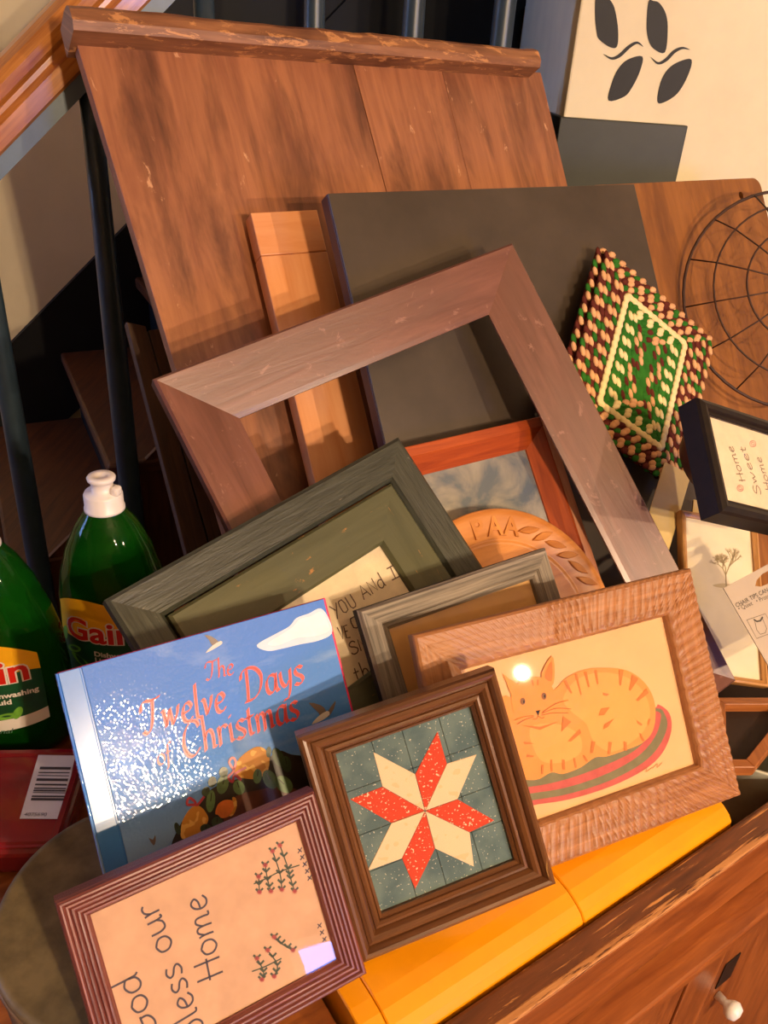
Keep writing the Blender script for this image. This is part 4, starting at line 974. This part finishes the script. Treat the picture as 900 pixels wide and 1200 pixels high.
bottle('green dish soap bottle with white cap standing behind the blue book, its cap in view', (118, 556), .86, math.radians(-14))
bottle('green dish soap bottle cut off by the left edge, behind the red box', (-34, 598), .80, math.radians(2))

# ------------------------------------------------------------------ red box with a barcode sticker, round tin
c = onz(20, 950, .825)
rb_ = Pose(c, Vector((math.cos(.12), math.sin(.12), 0)), Vector((-math.sin(.12), math.cos(.12), 0)), Vector((0, 0, 1)))
rt = thing('red_box', 'shiny dark red plastic box with a white barcode sticker beside the blue book', 'box', rb_.mat())
xr = rb_.L(104, 880)[0]; yt = rb_.L(40, 876)[1]; yb_ = rb_.L(20, 995)[1]
box('box_body', (-.16, yb_, -.038), (xr, yt, -.004), M_redtub, rt, .008, 3)
box('lid', (-.158, yb_ + .002, -.0039), (xr - .002, yt - .002, 0), M_redtub, rt, .002, 2)
rails(rt, xr + .154, yt - yb_ - .008, [(0, -.001), (.002, .003), (.007, .003), (.009, -.001)], .002, M_redtub, 'lid_rim', cx=(xr - .158) / 2, cy=(yt + yb_) / 2)
sk_ = lambda x, y: rb_.L(x / 6, 850 + y / 6, .001)
st_ = flat('barcode_sticker', [[sk_(*q) for q in ((270, 208), (530, 212), (432, 658), (138, 656))]], .0010, M_sticker, rt)
A, B, Cc, D = sk_(270, 208), sk_(530, 212), sk_(432, 658), sk_(138, 656)
def stp(u, v): return lerp(lerp(A, B, u), lerp(D, Cc, u), v)
bars = []; v = .20; k = 0
for wv in (.05, .02, .02, .015, .015, .02, .05, .02, .03, .015, .025, .03, .015, .02, .03, .045):
    if k % 2 == 0 or wv > .028: bars.append([stp(.14, v), stp(.95, v), stp(.95, v + wv * .85), stp(.14, v + wv * .85)])
    v += wv + .008; k += 1
flat('barcode', bars, .0013, M_bar, rt)
print_obj('sticker_number', '4075690', stp(.08, .965), stp(.62, .965), .0013, M_bar, rt)

ct_ = Vector((-.194, .446, 0)); rr = .115
tn = thing('round_tin', 'round mottled dark olive tin lying under the lower left frame', 'tin', Matrix.Translation((ct_.x, ct_.y, .7865)))
lathe('tin_body', [(rr - .004, 0), (rr - .002, .002), (rr - .002, .044)], M_tin, tn, 72)
lathe('tin_lid', [(rr - .0015, .0445), (rr, .046), (rr, .0535), (rr - .002, .0555), (rr - .006, .0555), (rr - .008, .0545), (.001, .0545)], M_tin, tn, 72)
tube('rim', [(rr * math.cos(2 * math.pi * i / 72), rr * math.sin(2 * math.pi * i / 72), .0455) for i in range(72)], .0016, M_tinrim, tn, 6, True)

# ------------------------------------------------------------------ things on the right
p = P['home']
hf = thing('picture_frame', 'small black frame with Home Sweet Home stitched sideways, at the right edge', 'frame', p.mat())
rails(hf, p.w, p.h, [(0, -.004), (.002, 0), (.008, .003), (.013, .0015), (.015, -.002), (.0185, -.002), (.020, -.004)], .030, M_home)
hw, hh = p.w / 2 - .0201, p.h / 2 - .0201; zf = -.006
slab('cloth', hw, hh, zf - .003, zf, plain('home_cloth', '#e6cfac', .85, spec=.1, var=.06, vs=40), hf)
h6 = lambda x, y: p.L(760 + x / 6.43, 440 + y / 6.43, zf)
for txt, a, b in (('Home', (732, 800), (630, 528)), ('Sweet', (852, 900), (722, 530)), ('Home', (930, 870), (842, 610))):
    A, B = h6(*a), h6(*b); quads('stitched_word', ribbons(fit_word(txt, A, B, .016), .0011), zf + .0003, M_ink2, hf)
for c in ((690, 850), (785, 515)):
    fl = [[h6(c[0] + 24 * math.cos(t) * f_, c[1] + 24 * math.sin(t) * f_) for t in [i * math.pi / 5 for i in range(11)]] for f_ in (1, .5)]
    quads('stitched_heart', ribbons(fl, .0008), zf + .0003, M_redthread, hf)
slab('glass', hw, hh, -.0045, -.0038, M_glass, hf)

q = Pose(atdepth(853, 531, 1.06), p.x, p.y, p.n)
bw = thing('wooden_bowl', 'dark brown wooden bowl standing on edge behind the small black frame', 'bowl', q.mat())
lathe('bowl_body', [(.03, -.045), (.045, -.04), (.060, -.02), (.066, 0), (.064, .001), (.061, -.001), (.054, -.02), (.04, -.034), (.002, -.038)], M_bowl, bw, 48)

def card(name, label, tlp, trp, depth, length, thick, cat):
    pt = P['tree']; q = Pose(pt.c - pt.n * depth, pt.x, pt.y, pt.n); a_ = q.L(*tlp); q.c = q.c + q.x * a_[0] + q.y * a_[1]; r_ = q.L(*trp)
    t = thing(name, label, cat, q.mat()); d = Vector((r_[0], r_[1])); dn = Vector((d.y, -d.x)).normalized() * length
    if dn.y > 0: dn = -dn
    prism('front_sheet', [(0, 0), r_, (r_[0] + dn.x, r_[1] + dn.y), (dn.x, dn.y)], -.0015, 0, M_cards, t, .0004, 1)
    prism('block', [(.0005, -.0005), (r_[0] - .0005, r_[1] - .0005), (r_[0] + dn.x - .0005, r_[1] + dn.y), (dn.x + .0005, dn.y)], -thick, -.0016, M_cardedge, t, .0006, 1)
card('card_box', 'pale yellow card box standing between the braided mat and the tree picture', (779, 541), (810, 556), .0148, .15, .0025, 'box')
card('card_box', 'smaller pale yellow card box peeping over the top of the tree picture', (813, 585), (850, 596), -.0005 + .016, .15, .005, 'box')

p = P['tree']
tf = thing('picture_frame', 'narrow pine frame with a faint pencil tree on cream paper', 'frame', p.mat())
rails(tf, p.w, p.h, [(0, -.003), (.001, 0), (.0035, .001), (.0055, -.001), (.0085, -.003)], .014, M_pine)
hw, hh = p.w / 2 - .0086, p.h / 2 - .0086; zf = -.0065
slab('paper', hw, hh, zf - .003, zf, M_paper2, tf)
t6 = lambda x, y: p.L(780 + x / 6, 580 + y / 6, zf)
M_pen = plain('pencil_grey', '#a8946c', .7); M_pen2 = plain('pencil_pale', '#cdb98c', .7)
qs = []; rnd = random.Random(3)
def branch(x, y, a, l, d):
    x2, y2 = x + l * math.cos(a), y - l * math.sin(a); qs.extend(ribbons([[t6(x, y), t6(x2, y2)]], .0003 + .0003 * d))
    if d > 0:
        for _ in range(3): branch(x2, y2, a + rnd.uniform(-.75, .75), l * rnd.uniform(.62, .85), d - 1)
branch(425, 645, 1.6, 82, 5); quads('drawn_tree', qs, zf + .0003, M_pen, tf)
flat('drawn_ground', [[t6(*q) for q in smooth_path([(330, 635), (400, 622), (480, 628), (560, 600), (600, 640), (480, 655), (380, 652)], 3, True)]], zf + .0002, M_pen2, tf)
slab('glass', hw, hh, -.005, -.0043, M_glass, tf)

p = P['tips']
tp_ = thing('hang_card', 'grey hang card for chair tips with punched slot at the right edge', 'card', p.mat())
w2, h2 = p.w / 2, p.h / 2; i6 = lambda x, y: p.L(780 + x / 6, 580 + y / 6, 0)
bm = bmesh.new(); slot = [i6(*q) for q in ((630, 640), (640, 600), (680, 555), (740, 525), (780, 520), (770, 580), (720, 625), (670, 645))]
holed(bm, [(-w2, -h2), (w2, -h2), (w2, h2), (-w2, h2)], slot, -.0012, 0); bm_obj('card_sheet', bm, M_tip, tp_)
print_obj('print_line', 'CHAIR TIPS CAN HELP', i6(500, 792), i6(800, 640), .0003, M_tipink, tp_, .006)
print_obj('print_line', '\u2022 Quiet   \u2022 Protect', i6(518, 815), i6(760, 710), .0003, M_tipink, tp_, -.004)
quads('drawing', ribbons([[i6(*q) for q in s] for s in ([(570, 880), (700, 835), (770, 960), (640, 1010), (570, 880)], [(625, 880), (640, 950), (665, 980), (700, 970)], [(680, 870), (710, 940), (700, 970)])], .0006), .0003, M_tipink, tp_)
quads('drawing', ribbons([[i6(*q) for q in s] for s in ([(618, 875), (640, 890), (665, 885), (682, 858)],)], .0020), .0004, M_tipink, tp_)

# grey pot and the little angled wooden tray that rests on it
pc = UV_(.84, .337, 0)
pot = thing('grey_pot', 'grey enamel pot half hidden behind the carved cat frame', 'pot', Matrix.Translation((pc.x, pc.y, .676)))
lathe('pot_body', [(.040, -.015), (.050, -.011), (.056, .03), (.058, .108), (.0605, .112), (.0605, .114), (.057, .114), (.054, .108), (.052, .03), (.04, .008), (.001, .007)], M_pot, pot, 56)
zt = .806
outl = [onz(x, y, zt) for x, y in ((838, 899), (885, 899), (922, 852), (940, 817), (838, 817))]; cc = sum(outl, Vector()) / 5
ty = thing('wooden_tray', 'small dark-bottomed wooden tray with an angled corner resting on the grey pot', 'tray', Matrix.Translation((cc.x, cc.y, .7915)))
O2 = [Vector((v.x - cc.x, v.y - cc.y)) for v in outl]; n = len(O2); I2 = []
for i in range(n):
    a, b, c3 = O2[i - 1], O2[i], O2[(i + 1) % n]; d1 = (b - a).normalized(); d2 = (c3 - b).normalized()
    n1, n2 = Vector((-d1.y, d1.x)), Vector((-d2.y, d2.x)); bi = (n1 + n2).normalized(); I2.append(b + bi * (.013 / max(.3, bi.dot(n1))))
for i in range(n):
    j = (i + 1) % n; prism('rail', [tuple(O2[i]), tuple(O2[j]), tuple(I2[j]), tuple(I2[i])], .0, .0145, M_lowbox, ty, .001, 1)
prism('tray_floor', [tuple(v) for v in I2], 0, .002, M_caddark, ty)
